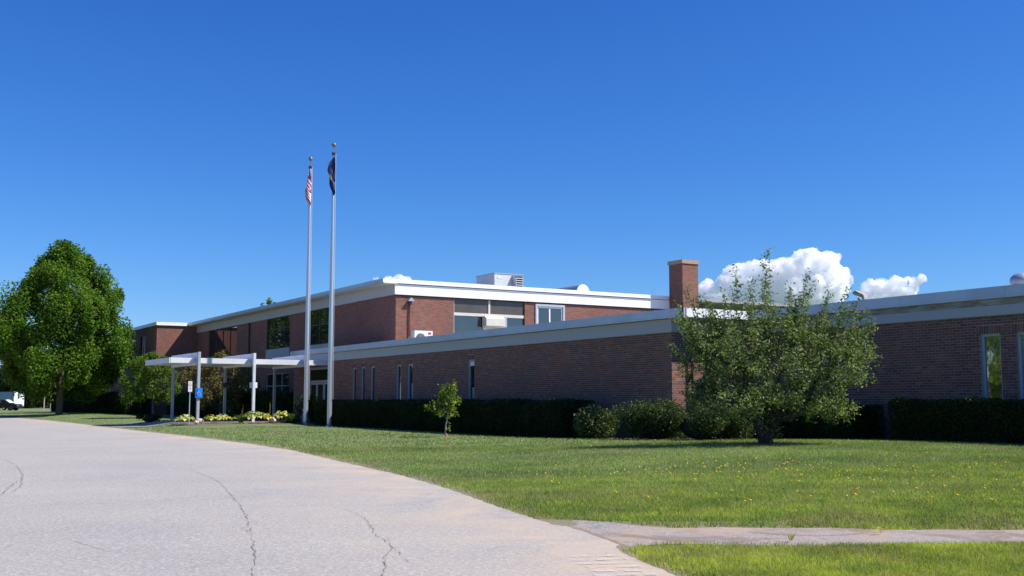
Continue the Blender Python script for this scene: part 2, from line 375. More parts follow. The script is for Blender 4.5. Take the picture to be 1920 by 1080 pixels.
# path sheet
ps = np.arange(-2.3, 15, .15); qs = np.linspace(-1, 1, 9); V = []; SA = []
for p in ps:
    w = .62+.45*max(0, -.3-p)
    for k in qs:
        wob = (.05*math.sin(p*2.3)+.03*math.sin(p*6.1+1))*abs(k) + .03*mnoise.noise((p*5, k, 0))
        xy = PA+PD*p+PN*(k*(w+wob)); dd = float(edgedist(xy[0], xy[1])); bl = float(sstep(-.1, .2, dd)); V.append((xy[0], xy[1], (max(tz(*xy), 0)+.006)*bl-.006*(1-bl))); SA.append(min(1, .25+1.6*math.exp(-max(0, p+.5)/2.2) + .9*abs(k)**4))
V = np.array(V); n, m = len(ps), len(qs); i = np.arange(n*m).reshape(n, m)
F = np.stack([i[:-1, :-1].ravel(), i[1:, :-1].ravel(), i[1:, 1:].ravel(), i[:-1, 1:].ravel()], 1)
me = npmesh('footpath', V, F, M['asphalt_path']); at = me.attributes.new('sand', 'FLOAT', 'POINT'); at.data.foreach_set('value', np.clip(SA, 0, 1).astype(np.float32))
link('footpath', me, kind='structure')
# entrance walk
P = [(10.2, 51.6), (12.4, 52.9), (14.2, 53.2), (20.8, 53.2), (20.8, 57.0), (11.2, 57.2), (10.3, 58.2)]
V = []; nx, ny = 40, 14
for a in range(nx+1):
    x = 9.9+(20.8-9.9)*a/nx; lo = 51.6+min(1.5, max(0, (x-10.2)*.6)); hi = 57.3
    for b in range(ny+1): y = lo+(hi-lo)*b/ny; V.append((x, y, (max(tz(x, y), 0)+.018)*float(sstep(-.15, .1, edgedist(x, y)))-.008*(1-float(sstep(-.15, .1, edgedist(x, y))))))
V = np.array(V); i = np.arange((nx+1)*(ny+1)).reshape(nx+1, ny+1)
F = np.stack([i[:-1, :-1].ravel(), i[1:, :-1].ravel(), i[1:, 1:].ravel(), i[:-1, 1:].ravel()], 1)
link('entrance_walk', npmesh('entrance_walk', V, F, M['asphalt_path']), kind='structure')
# cracks and patches: real strips lying in the worn asphalt
def strip(pts, w, name, mat, z=.006, step=.07, amp=.035, parent=road, seed=0):
    pts = [Vector((*p, 0)) for p in pts]; out = []
    for a, b in zip(pts, pts[1:]):
        k = max(1, int((b-a).length/step)); out += [a.lerp(b, t/k) for t in range(k)]
    out.append(pts[-1]); mb = MB(); L = []
    for i, p in enumerate(out):
        d = (out[min(i+1, len(out)-1)]-out[max(i-1, 0)]); nn = Vector((-d.y, d.x, 0)).normalized()
        j = amp*(mnoise.noise((p.x*6+seed, p.y*6, 0))+.6*mnoise.noise((p.x*19, p.y*19, seed)))
        ww = .42*w*(.15+1.5*abs(mnoise.noise((p.x*4, p.y*4, 5+seed))))*(min(1, 6*i/len(out)+.15, 6*(len(out)-1-i)/len(out)+.15))
        L.append((p+nn*(j+ww), p+nn*(j-ww)))
    for l, r in L: mb.v += [(l.x, l.y, z), (r.x, r.y, z)]
    mb.f = [(2*i, 2*i+1, 2*i+3, 2*i+2) for i in range(len(L)-1)]
    return mb.build(name, mat, parent)
CR = [([(5.32, 20.84), (5.13, 18.81), (4.95, 17.27), (4.69, 15.89), (4.36, 14.47), (3.93, 12.58), (3.55, 11.14), (3.23, 10.0), (2.95, 9.09), (2.77, 8.46), (2.46, 7.58), (2.2, 6.6)], .018),
      ([(3.5, 10.9), (3.26, 10.38), (3.21, 9.92)], .012),
      ([(0.2, 13.6), (1.54, 13.8), (2.1, 13.83), (2.97, 13.7), (3.58, 13.84), (4.05, 14.37)], .016),
      ([(.2, 10.5), (1.23, 10.97), (1.99, 11.41), (2.8, 11.89)], .009),
      ([(1.69, 10.47), (1.77, 9.92), (1.85, 9.41), (1.9, 9.34), (2.54, 9.11), (2.83, 8.78)], .012),
      ([(1.87, 8.21), (2.28, 8.18), (2.64, 8.31)], .010),
      ([(4.86, 12.25), (4.78, 11.35), (4.6, 10.51), (4.19, 9.43), (3.99, 8.67), (3.9, 8.4), (3.63, 7.95), (3.24, 7.11), (3.0, 6.5)], .014),
      ([(4.15, 9.08), (3.94, 8.49), (3.7, 7.73), (3.53, 7.16)], .008),
      ([(4.27, 8.92), (4.76, 8.45), (5.45, 8.08)], .007),
      ([(1.73, 15.58), (1.87, 16.27), (2.05, 17.25), (2.25, 18.23)], .030),
      ([(2.82, 25.7), (2.8, 22.96), (2.49, 19.47), (2.12, 16.86), (1.79, 15.54)], .018),
      ([(1.4, 26), (2.3, 27.5), (2.82, 25.7)], .014),
      ([(0.0, 17.9), (2.2, 17.2), (3.6, 17.3), (4.9, 17.0)], .006)]
for i, (p, w) in enumerate(CR): strip(p, w, 'crack', 'crack_dirt', .006+.0004*i, seed=i*7)
mb = MB()
for i in range(6):
    c = np.array([5.02, 7.22])+np.array([-.075, -.175])*i
    mb.prism([(c[0]-.16+.04*math.sin(i*5), c[1]+.03, .0075), (c[0]+.22+.05*math.sin(i*3), c[1]-.12, .0075), (c[0]+.2+.05*math.sin(i*3), c[1]-.2, .0075), (c[0]-.17+.04*math.sin(i*5), c[1]-.05, .0075)][::-1], (0, 0, .0006))
mb.build('faded_marking', 'worn_paint', road)

# ------------------------------------------------------------------ building
COURSE = .0677; BL = .2; PITCH = .213
def brickfield(plane, c, u0, u1, z0, z1, holes, soldiers=(), singles=None, name='brick', parent=None):
    """bricks 10 mm proud of the mortar plane; plane 'X': wall faces -X, u=Y; plane 'Y': wall faces -Y, u=X"""
    B = []
    k0 = int(math.floor(z0/COURSE)); k1 = int(math.ceil(z1/COURSE))
    for k in range(k0, k1):
        a, b = max(k*COURSE+.005, z0), min((k+1)*COURSE-.005, z1)
        if b-a < .02: continue
        off = (k % 2)*PITCH/2; j0 = int((u0-off)//PITCH)-1; j1 = int((u1-off)//PITCH)+1
        for j in range(j0, j1+1):
            s, e = j*PITCH+off+.005, (j+1)*PITCH+off-.005
            s, e = max(s, u0), min(e, u1)
            if e-s < .02: continue
            segs = [(s, e)]
            for (hu0, hu1, hz0, hz1) in list(holes)+list(soldiers):
                if a < hz1-.01 and b > hz0+.01:
                    ns = []
                    for (p, q) in segs:
                        if q <= hu0 or p >= hu1: ns.append((p, q)); continue
                        if hu0-p > .02: ns.append((p, hu0-.002))
                        if q-hu1 > .02: ns.append((hu1+.002, q))
                    segs = ns
            B += [(p, q, a, b) for p, q in segs]
    for (hu0, hu1, hz0, hz1) in soldiers:
        n = max(1, int(round((hu1-hu0)/COURSE))); w = (hu1-hu0)/n
        B += [(hu0+i*w+.005, hu0+(i+1)*w-.005, hz0+.005, hz1-.005) for i in range(n)]
    B = np.array(B)
    if singles is not None and len(B):
        score = singles(B); order = np.argsort(score); S = B[order[:300]]; B = B[order[300:]]
        cache = {}
        for (s, e, a, b) in S:
            key = (round(e-s, 3), round(b-a, 3))
            if key not in cache:
                w, h = key; ch = .003; mb = MB(); X = .005
                if plane == 'X':
                    mb.v = [(0, -w/2, -h/2), (0, w/2, -h/2), (0, w/2, h/2), (0, -w/2, h/2), (-X, -w/2+ch, -h/2+ch), (-X, w/2-ch, -h/2+ch), (-X, w/2-ch, h/2-ch), (-X, -w/2+ch, h/2-ch)]
                    mb.f = [(4, 7, 6, 5), (0, 4, 5, 1), (1, 5, 6, 2), (2, 6, 7, 3), (3, 7, 4, 0)]
                me = bpy.data.meshes.new('brick'); me.from_pydata(mb.v, [], mb.f); me.materials.append(M['brick_clay_single']); cache[key] = me
            o = link('brick', cache[key], parent); o.location = (c+rng.uniform(-.0015, .0015), (s+e)/2, (a+b)/2)
    n = len(B); dep = .0045+rng.uniform(-.0015, .0015, n); s, e, a, b = B.T; ch = .003
    z = np.zeros(n)
    if plane == 'X':
        vs = [np.stack(t, 1) for t in ((z+c, s, a), (z+c, e, a), (z+c, e, b), (z+c, s, b), (c-dep, s+ch, a+ch), (c-dep, e-ch, a+ch), (c-dep, e-ch, b-ch), (c-dep, s+ch, b-ch))]
        fq = ((4, 7, 6, 5), (0, 4, 5, 1), (1, 5, 6, 2), (2, 6, 7, 3), (3, 7, 4, 0))
    else:
        vs = [np.stack(t, 1) for t in ((s, z+c, a), (e, z+c, a), (e, z+c, b), (s, z+c, b), (s+ch, c-dep, a+ch), (e-ch, c-dep, a+ch), (e-ch, c-dep, b-ch), (s+ch, c-dep, b-ch))]
        fq = ((4, 5, 6, 7), (0, 1, 5, 4), (1, 2, 6, 5), (2, 3, 7, 6), (3, 0, 4, 7))
    V = np.stack(vs, 1).reshape(-1, 3); F = (np.arange(n)[:, None, None]*8+np.array(fq)[None]).reshape(-1, 4)
    return link('brick_courses', npmesh('brick_courses', V, F, M['brick_clay']), parent, kind='stuff')
def wall(plane, c, u0, u1, z0, z1, holes, mat, parent, depth=.3, name='wall', **k):
    us = sorted({u0, u1, *[h[0] for h in holes], *[h[1] for h in holes]}); zs = sorted({z0, z1, *[h[2] for h in holes], *[h[3] for h in holes]})
    us = [u for u in us if u0 <= u <= u1]; zs = [z for z in zs if z0 <= z <= z1]; mb = MB()
    for a, b in zip(us, us[1:]):
        run = None
        for p, q in zip(zs, zs[1:]):
            cu, cz = (a+b)/2, (p+q)/2
            solid = not any(h[0] < cu < h[1] and h[2] < cz < h[3] for h in holes)
            if solid: run = [run[0], q] if run else [p, q]
            if (not solid or q == zs[-1]) and run:
                if plane == 'X': mb.box(c, c+depth, a, b, run[0], run[1])
                else: mb.box(a, b, c, c+depth, run[0], run[1])
                run = None
    return mb.build(name, mat, parent, **k)
school = empty('school_building', (20.85, 25.5, 0), label='long red brick school building with white fascias, a one-storey front wing and a two-storey block', cat='school')
def loc(o):  # children built in world coordinates
    return o
class Rel:
    """parents world-coordinate parts under a thing standing somewhere"""
    def __init__(s, root): s.root = root
inv = {}
def adopt(root):
    bpy.context.view_layer.update()
    mi = Matrix.Translation(root.location).inverted() if root.rotation_euler.z == 0 else root.matrix_world.inverted()
    for ch in root.children: ch.matrix_parent_inverse = mi
FB, FT, CB, CT = 3.26, 3.65, 3.65, 3.93
def slitwindow(plane, c, u0, u1, z0, z1, frame='blue_grey_frame', glass='window_glass', rec=.09, fw=.045, mull=(), trans=(), extra=None):
    """window > frame, pane"""
    mb = MB()
    def bx(a, b, p, q, d0, d1):
        if plane == 'X': mb.box(c+d0, c+d1, a, b, p, q)
        else: mb.box(a, b, c+d0, c+d1, p, q)
    d0, d1 = rec-.03, rec+.05
    bx(u0, u0+fw, z0, z1, d0, d1); bx(u1-fw, u1, z0, z1, d0, d1); bx(u0+fw, u1-fw, z1-fw, z1, d0, d1); bx(u0+fw, u1-fw, z0, z0+fw, d0, d1)
    for m_ in mull: bx(m_-fw/2, m_+fw/2, z0+fw, z1-fw, d0+.004, d1)
    for t_ in trans: bx(u0+fw, u1-fw, t_-fw/2, t_+fw/2, d0+.008, d1)
    w = mb.build('window', frame, school)
    us_ = [u0+fw]+[x for m_ in mull for x in (m_-fw/2, m_+fw/2)]+[u1-fw]
    for a, b in zip(us_[::2], us_[1::2]):
        g = MB()
        if plane == 'X': g.box(c+rec+.01, c+rec+.03, a-.01, b+.01, z0+.02, z1-.02)
        else: g.box(a-.01, b+.01, c+rec+.01, c+rec+.03, z0+.02, z1-.02)
        g.build('pane', glass, w)
    if extra:
        for (a, b, p, q, mat) in extra:
            g = MB()
            if plane == 'X': g.box(c+rec-.005, c+rec+.008, a, b, p, q)
            else: g.box(a, b, c+rec-.005, c+rec+.008, p, q)
            g.build('blind', mat, w)
    return w
# near wing, shaded face (X = 20.85)
WN = [(49.25, 49.72), (48.2, 48.68), (47.07, 47.55), (44.22, 44.74), (43.05, 43.6), (37.55, 38.1)]
SILL, HEADZ = .95, 2.83
holes = [(a, b, SILL, HEADZ) for a, b in WN] + [(52.6, 55.75, 0, 2.95)]
w1 = wall('X', 20.862, 25.812, 57.9, -.3, FB+.05, holes, 'mortar', school)
w1['label'] = 'shaded brick wall of the one-storey front wing'
brickfield('X', 20.862, 25.509, 57.9, 0, FB, holes, [(a, b, HEADZ, HEADZ+.203) for a, b in WN], parent=w1)
for i, (a, b) in enumerate(WN):
    ex = None
    if i == 4: ex = [(a+.06, a+.24, SILL+.03, 2.0, 'curtain'), (a+.06, a+.16, 2.0, 2.5, 'curtain')]
    if i == 5: ex = [(a+.05, b-.05, 2.6, 2.76, 'white_trim'), (a+.1, a+.3, 1.3, 1.75, 'wood_post')]
    if i == 3: ex = [(a+.12, a+.34, 1.0, 1.17, 'white_trim')]
    slitwindow('X', 20.862, a, b, SILL, HEADZ, extra=ex, fw=.06)
# sunlit return wall (Y = 25.5) and end returns
w2 = wall('Y', 25.512, 20.862, 23.56, -.3, FB+.05, [], 'mortar', school); w2['label'] = 'short sunlit brick return wall at the corner'
brickfield('Y', 25.512, 20.859, 23.505, .1, FB, [], parent=w2)
# right wing (X = 23.5)
WR = [(16.47, 17.02), (15.50, 16.05), (14.5, 15.05), (11.0, 11.55), (9.9, 10.45)]
holes = [(a, b, SILL+.1, HEADZ) for a, b in WR]
w3 = wall('X', 23.512, 4.0, 25.511, -.3, FB+.05, holes, 'mortar', school); w3['label'] = 'shaded brick wall of the right wing'
brickfield('X', 23.512, 4.0, 25.497, .1, FB, holes, [(a-.1, b+.1, HEADZ, HEADZ+.203) for a, b in WR], parent=w3,
           singles=lambda B: np.where(B[:, 2] < 1.25, 1e3, 0)+np.where(B[:, 0] < 15.85, 500, 0)+B[:, 0]+np.abs(B[:, 2]-2.2)*.9)
for i, (a, b) in enumerate(WR): slitwindow('X', 23.512, a, b, SILL+.1, HEADZ, fw=.06, glass='solar_film_glass')
# fascias, copings, roofs of the one-storey wings
boxo('fascia', 'fascia_paint_shaded', school, 20.83, 20.99, 25.50, 57.95, FB, FT)
boxo('fascia', 'fascia_paint_shaded', school, 20.83, 23.46, 25.47, 25.50, FB, FT)
boxo('fascia', 'fascia_paint_shaded', school, 23.46, 23.62, 4, 25.47, FB, 3.50)
boxo('fascia', 'weathered_board', school, 23.45, 23.61, 4, 25.47, 3.50, 3.66, label='weathered brown strip below the coping')
def coping(plane, c, u0, u1, z0, z1, seg, dep=.16, mat='metal_coping_shaded', gap=.004):
    u = u0; i = 0
    while u < u1-.01:
        e = min(u+seg, u1); mb = MB(); t = .0015*(i % 3)
        if plane == 'X': mb.box(c-t, c+dep, u+gap/2, e-gap/2, z0+.05, z1); mb.box(c-.02-t, c+dep, u+gap/2, e-gap/2, z0, z0+.046)
        else: mb.box(u+gap/2, e-gap/2, c-t, c+dep, z0+.05, z1); mb.box(u+gap/2, e-gap/2, c-.02-t, c+dep, z0, z0+.046)
        mb.build('coping', mat, school); u = e; i += 1
coping('X', 20.68, 24.80, 58.1, CB+.01, CT, 3.05)
coping('Y', 24.78, 20.84, 23.40, CB+.01, CT, 1.3, mat='white_trim')  # same metal coping, painted white for its sunlit look
coping('X', 23.38, 4.0, 24.78, CB+.01, CT+.01, 3.05)
boxo('roof', 'roof_membrane', school, 20.75, 45, 24.9, 50.5, CB+.012, CT-.04)
boxo('roof', 'roof_membrane', school, 20.75, 23.5, 50.5, 58.0, CB+.012, CT-.04)
boxo('roof', 'roof_membrane', school, 23.5, 45, 4, 24.898, CB+.012, CT-.04)
boxo('soffit', 'cream_panel', school, 20.72, 23.44, 24.86, 25.465, 3.635, 3.655)
# brown drain pipe at the corner
mb = MB(); mb.tube([(21.55, 25.40, .1), (21.55, 25.40, 3.3), (21.5, 25.3, 3.6)], .038, 8)
for z in (.9, 1.9, 2.9): mb.box(21.49, 21.61, 25.42, 25.50, z, z+.04)
mb.build('drain_pipe', 'conduit', school, smooth=True)
MB().box(20.66, 20.70, 24.74, 24.78, 3.62, 4.08).build('joint_strip', 'dark_gap', school)
# two-storey block: faces X = 23.5 (shade) and Y = 50.5 (sun)
H2, H2F, H2C, H2T = 6.6, 7.12, 7.16, 7.37
W2 = [(77.2, 84.3, 4.5, 6.6), (66.1, 70.6, 4.6, 6.6), (59.5, 62.9, 4.55, 6.6), (66.1, 70.6, .3, 3.0), (59.0, 62.5, .3, 3.0), (74.5, 79.5, .8, 2.9)]
w4 = wall('X', 23.5, 50.5, 87.4, -.3, H2, W2, 'brick_far', school); w4['label'] = 'shaded brick wall of the two-storey block'
slitwindow('X', 23.5, *W2[0], frame='dark_frame', mull=(79.0, 80.8, 82.5))
slitwindow('X', 23.5, *W2[1], frame='dark_frame', mull=(67.3, 69.2), trans=(5.9,))
slitwindow('X', 23.5, *W2[2], frame='dark_frame', mull=(61.2,), trans=(5.7,))
slitwindow('X', 23.5, *W2[3], frame='blue_grey_frame', mull=(67.6, 69.1), trans=(2.2,))
slitwindow('X', 23.5, *W2[4], frame='blue_grey_frame', mull=(60.8,), trans=(2.2,))
slitwindow('X', 23.5, *W2[5], frame='dark_frame', mull=(77,))
boxo('spandrel_panel', 'grey_panel', school, 23.46, 23.497, 66.1, 70.6, 3.98, 4.58)
boxo('spandrel_panel', 'grey_panel', school, 23.46, 23.497, 59.5, 62.9, 3.98, 4.53)
boxo('wall_panel', 'grey_panel', school, 23.45, 23.497, 72.0, 76.4, .3, 1.3)
MB().tube([(23.42, 74.1, .2), (23.42, 74.1, 6.6)], .05, 8).build('drain_pipe', 'conduit', school, smooth=True)
BAY = (26.82, 31.17, 4.2, 6.66)
WS = (31.95, 33.62, 5.05, 6.38)
w5 = wall('Y', 50.5, 23.802, 41.2, 3.6, H2, [BAY, WS], 'brick_far', school); w5['label'] = 'sunlit brick wall of the upper storey'
# bay infill
bay = MB().box(26.82, 31.17, 50.62, 50.66, 4.2, 6.66).build('window', 'window_glass', school)
MB().box(26.84, 28.92, 50.585, 50.615, 5.84, 6.62).build('transom_panel', 'brown_spandrel', bay)
MB().box(29.04, 31.12, 50.585, 50.615, 5.84, 6.62).build('transom_panel', 'brown_spandrel', bay)
MB().box(28.925, 29.035, 50.55, 50.61, 5.84, 6.66).build('mullion', 'cream_panel', bay)
MB().box(26.822, 31.168, 50.55, 50.61, 5.68, 5.835).build('crossbar', 'cream_panel', bay)
MB().box(28.60, 29.75, 50.57, 50.61, 4.2, 5.675).build('cream_infill_panel', 'cream_panel', bay)
MB().box(29.755, 30.08, 50.56, 50.61, 4.2, 5.675).build('grey_infill_panel', 'galvanised', bay)
MB().prism([(28.55, 50.1, 5.18), (28.55, 50.1, 5.55), (28.55, 50.3, 5.7), (28.55, 50.56, 5.7), (28.55, 50.56, 5.12)], (1.15, 0, 0)).build('vent_hood', 'cream_panel', school)
MB().box(26.87, 28.5, 50.59, 50.615, 4.25, 5.60).build('dark_pane', 'window_glass', bay)
MB().box(26.822, 26.87, 50.56, 50.615, 4.2, 6.66).build('jamb', 'cream_panel', bay)
slitwindow('Y', 50.5, *WS, frame='white_paint', rec=.04, fw=.085, mull=(32.78,))
MB().box(31.83, 33.74, 50.44, 50.498, 6.385, 6.50).box(33.625, 33.74, 50.44, 50.498, 5.0, 6.382).box(31.83, 31.945, 50.44, 50.498, 5.0, 6.382).build('window_trim', 'blue_grey_frame', school)
boxo('fascia', 'fascia_paint_shaded', school, 23.40, 23.498, 50.4985, 87.4, H2+.002, H2F)  # darkened copy of the white sunlit fascia, shade painted in
boxo('fascia', 'white_trim', school, 23.40, 41.1, 50.40, 50.498, H2, H2F)
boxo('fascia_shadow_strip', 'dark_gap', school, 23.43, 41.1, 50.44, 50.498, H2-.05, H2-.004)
boxo('soffit', 'cream_panel', school, 22.74, 23.5, 50.3, 87.38, H2F+.002, H2F+.03)
coping('X', 22.70, 50.34, 87.38, H2C, H2T, 3.05)
coping('Y', 50.34, 22.70, 41.0, H2C, H2T, 3.05, mat='white_trim')
boxo('roof', 'roof_membrane', school, 22.86, 60, 50.37, 87.38, H2C+.01, H2T-.02)
boxo('wall', 'brick_far', school, 41.0, 60, 50.6, 50.9, 3.6, 6.0)
# left block
w6 = wall('X', 20.3, 87.4, 130, -.3, 7.12, [(91.3, 93.0, 4.3, 6.5), (95.7, 96.9, 4.3, 6.5), (101, 103, 4.3, 6.5), (92, 96, .9, 2.9), (104, 108, .9, 2.9), (114, 118, .9, 2.9)], 'brick_far', school); w6['label'] = 'far left two-storey end block wall'
for a, b, p, q_ in [(91.3, 93.0, 4.3, 6.5), (95.7, 96.9, 4.3, 6.5), (101, 103, 4.3, 6.5), (92, 96, .9, 2.9), (104, 108, .9, 2.9), (114, 118, .9, 2.9)]:
    slitwindow('X', 20.3, a, b, p, q_, frame='dark_frame', glass='glass_dull', mull=((a+b)/2,))
wall('Y', 87.4, 20.602, 23.5, -.3, 7.12, [], 'brick_far', school, name='wall')
coping('X', 20.22, 87.3, 130, 7.121, 7.38, 3.05)
coping('Y', 87.28, 20.22, 22.6, 7.121, 7.38, 2.4, mat='white_trim')
boxo('roof', 'roof_membrane', school, 20.36, 50, 87.44, 130, 7.13, 7.34)
# chimney
chim = MB().box(41.12, 42.30, 49.2, 50.42, 3.5, 9.2).build('chimney', 'brick_far', school)
MB().box(41.06, 42.36, 49.14, 50.48, 9.2, 9.42).build('chimney_cap', 'cap_stone', chim)
# entrance doors in the front wing (X = 20.85)
fr = MB(); g = []
fr.box(20.95, 21.03, 52.6, 52.7, 0.1, 2.95).box(20.95, 21.03, 55.65, 55.75, .1, 2.95).box(20.95, 21.03, 52.7, 55.65, 2.86, 2.95).box(20.95, 21.03, 52.7, 55.65, 2.2, 2.3)
door_frame = fr.build('door_frame', 'post_grey', school)
MB().box(20.99, 21.01, 52.7, 55.65, 2.3, 2.86).build('pane', 'glass_dull', door_frame)
for a in (52.7, 53.7, 54.68):
    d = MB().box(20.965, 21.02, a+.01, a+.11, .12, 2.19).box(20.965, 21.02, a+.86, a+.955, .12, 2.19).box(20.965, 21.02, a+.11, a+.86, 2.08, 2.19).box(20.965, 21.02, a+.11, a+.86, .12, .34).box(20.965, 21.02, a+.11, a+.86, 1.05, 1.12).build('door', 'post_grey', school)
    MB().box(20.985, 21.0, a+.11, a+.86, .34, 2.08).build('pane', 'glass_dull', d)
    MB().tube([(20.93, a+.8, .95), (20.93, a+.8, 1.3)], .012, 6).build('handle', 'chrome', d)
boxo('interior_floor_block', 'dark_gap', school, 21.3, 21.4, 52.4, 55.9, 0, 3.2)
adopt(school)

# rooftop things ------------------------------------------------------------
r = empty('rooftop_unit', (31.9, 54.5, 7.35), label='boxy grey air handling unit with louvres on the upper roof', cat='air handler')
MB().box(31.0, 32.9, 53.5, 55.6, 7.4, 8.42).build('housing', 'unit_paint', r)
MB().box(30.97, 32.93, 53.47, 55.63, 8.42, 8.47).build('lid', 'galvanised', r)
MB().box(31.1, 32.8, 53.6, 55.5, 7.34, 7.4).build('curb', 'dark_gap', r)
MB().prism([(32.15, 53.05, 7.55), (32.15, 53.05, 8.15), (32.15, 53.40, 8.36), (32.15, 53.497, 8.36), (32.15, 53.497, 7.5)], (.035, 0, 0)).build('hood_side', 'galvanised', r)
MB().box(32.2, 32.86, 53.47, 53.497, 7.5, 8.35).build('grille', 'grille_dark', r)
for i in range(6): MB().box(32.2, 32.86, 53.42, 53.468, 7.56+i*.13, 7.60+i*.13).build('louvre', 'unit_paint', r)
MB().box(31.18, 31.5, 53.485, 53.498, 8.15, 8.27).build('label_plate', 'sign_white', r)
adopt(r)
r = empty('exhaust_hood', (37.4, 55, 7.35), label='low barrel-shaped metal exhaust hood on the upper roof near the chimney', cat='roof vent')
prof = [(36.95, 54, 7.35), (36.95, 54, 7.75)]+[(37.4-.45*math.cos(PI*i/10), 54, 7.75+.45*math.sin(PI*i/10)) for i in range(1, 10)]+[(37.85, 54, 7.75), (37.85, 54, 7.35)]
MB().prism(prof[::-1], (0, 3.6, 0)).build('shell', 'galvanised', r)
prof2 = [(p[0], 53.93, p[2]) for p in prof]
MB().prism(prof2[::-1], (0, .068, 0)).build('end_plate', 'white_paint', r)
adopt(r)
r = empty('roof_vent', (25.0, 16.85, 3.9), label='round grey mushroom vent on the low roof at the right edge', cat='roof vent')
MB().tube([(25, 16.85, 3.88), (25, 16.85, 4.15)], .16, 14).build('stack', 'galvanised', r)
MB().ball((25, 16.85, 4.2), .28, 16, .75).build('dome', 'galvanised', r, smooth=True)
adopt(r)
# floodlight at the right wing roof edge
r = empty('floodlight', (23.45, 20.6, 3.94), label='small bronze floodlight tilted up on the low roof edge', cat='lamp')
MB().tube([(23.5, 20.55, 3.93), (23.46, 20.55, 4.0)], .018, 8).build('bracket', 'black_metal', r)
a, b = Vector((23.42, 20.42, 3.99)), Vector((23.42, 20.78, 4.16))
MB().prism([(23.36, 20.40, 3.97), (23.36, 20.44, 4.08), (23.36, 20.72, 4.21), (23.36, 20.80, 4.17), (23.36, 20.80, 4.12)], (.16, 0, 0)).build('housing', 'wood_post', r)
MB().box(23.352, 23.36, 20.5, 20.72, 4.07, 4.12).build('lens', 'lamp_glass', r)
adopt(r)
# condenser by the sunlit upper wall, standing on the low roof
r = empty('condenser_unit', (24.75, 49.95, 3.9), label='white condenser unit on the low roof beside the two-storey corner', cat='air conditioner')
MB().bbox(24.2, 25.25, 49.8, 50.15, 4.0, 4.76, .03).build('cabinet', 'white_paint', r)
th = [2*PI*i/24 for i in range(24)]
MB().prism([(24.56+.27*math.cos(t), 49.792, 4.36+.27*math.sin(t)) for t in th], (0, .01, 0)).build('fan_opening', 'grille_dark', r)
for k in range(4): 
    rr = .06+.06*k
    mb = MB(); mb.tube([(24.56+rr*math.cos(t), 49.785, 4.36+rr*math.sin(t)) for t in th+[0]], .005, 4, False); mb.build('fan_guard_ring', 'white_paint', r)
MB().box(24.98, 25.15, 49.79, 49.798, 4.58, 4.68).build('badge', 'sign_red', r)
MB().box(24.25, 24.33, 49.8, 50.15, 3.9, 4.0).build('foot', 'galvanised', r); MB().box(25.1, 25.18, 49.8, 50.15, 3.9, 4.0).build('foot', 'galvanised', r)
adopt(r)
r = empty('wall_lamp', (24.25, 50.5, 6.3), label='weathered lamp with dark conduit running down the sunlit upper brick wall', cat='lamp')
MB().tube([(24.24, 50.44, 4.5), (24.22, 50.44, 5.3), (24.25, 50.44, 6.15)], .032, 8).build('conduit', 'conduit', r)
MB().box(24.17, 24.33, 50.38, 50.498, 6.12, 6.28).build('junction_box', 'conduit', r)
MB().prism([(24.08, 50.25, 6.28), (24.42, 50.25, 6.28), (24.30, 50.25, 6.44), (24.20, 50.25, 6.44)], (0, .2, 0)).build('lamp_shade', 'galvanised', r)
adopt(r)

# ------------------------------------------------------------------ entrance canopy
cz = .12
cp = empty('entrance_canopy', (16.8, 55, cz), label='flat white entrance canopy on slim steel posts with raised beams', cat='canopy')
MB().box(12.9, 20.80, 52.70, 57.5, 3.06, 3.22).build('roof_slab', 'canopy_paint', cp)
FX = [14.17, 16.85, 19.52]
segs = [12.88]+[v for x in FX for v in (x-.13, x+.13)]+[20.8]
for a, b in zip(segs[::2], segs[1::2]): MB().box(a+.002, b-.002, 52.64, 52.698, 3.02, 3.27).build('front_fascia', 'canopy_paint', cp)
MB().box(12.84, 12.898, 52.64, 57.55, 3.02, 3.27).build('side_fascia', 'canopy_paint', cp)
MB().box(12.9, 20.8, 57.502, 57.55, 3.02, 3.27).build('rear_fascia', 'canopy_paint', cp)
for x in FX:
    MB().box(x-.06, x+.06, 52.47, 57.45, 3.225, 3.53).build('beam', 'canopy_paint', cp)
    MB().box(x-.06, x+.06, 52.471, 52.697, 3.0, 3.224).build('beam_end', 'canopy_paint', cp)
    MB().box(x-.06, x+.06, 52.72, 57.4, 2.93, 3.058).build('joist', 'canopy_paint', cp)
    MB().bbox(x-.065, x+.065, 52.33, 52.465, tz(x, 52.4)-.05, 3.55, .008).build('post', 'post_grey' if x < 15 else 'post_paint', cp)
    MB().bbox(x-.065, x+.065, 57.1, 57.23, tz(x, 57.2)-.05, 2.93, .008).build('post', 'post_grey', cp)
adopt(cp)
# signs hung on the posts
r = empty('blue_sign', (14.17, 52.28, 1.6), label='blue curved parking sign strapped round the first front canopy post', cat='sign')
MB().prism([(14.17-.165+.33*i/8, 52.27-.035*math.sin(PI*i/8), 1.38) for i in range(9)]+[(14.335, 52.30, 1.38), (14.005, 52.30, 1.38)], (0, 0, .46)).build('plate', 'sign_blue', r)
mb = MB(); mb.tube([(14.17+.09*math.cos(t), 52.229, 1.57+.085*math.sin(t)) for t in np.linspace(1.2, 5.6, 14)], .012, 5)
mb.tube([(14.13, 52.229, 1.72), (14.14, 52.229, 1.6), (14.21, 52.229, 1.59), (14.24, 52.229, 1.50), (14.27, 52.229, 1.49)], .012, 5); mb.ball((14.135, 52.229, 1.765), .026, 8)
mb.build('wheelchair_symbol', 'sign_pale', r)
adopt(r)
r = empty('notice_plate', (16.85, 52.48, 2.0), label='small white notice plate behind the second front canopy post', cat='sign')
MB().box(16.67, 17.05, 52.467, 52.469, 1.86, 2.13).build('plate', 'sign_white', r)
adopt(r)
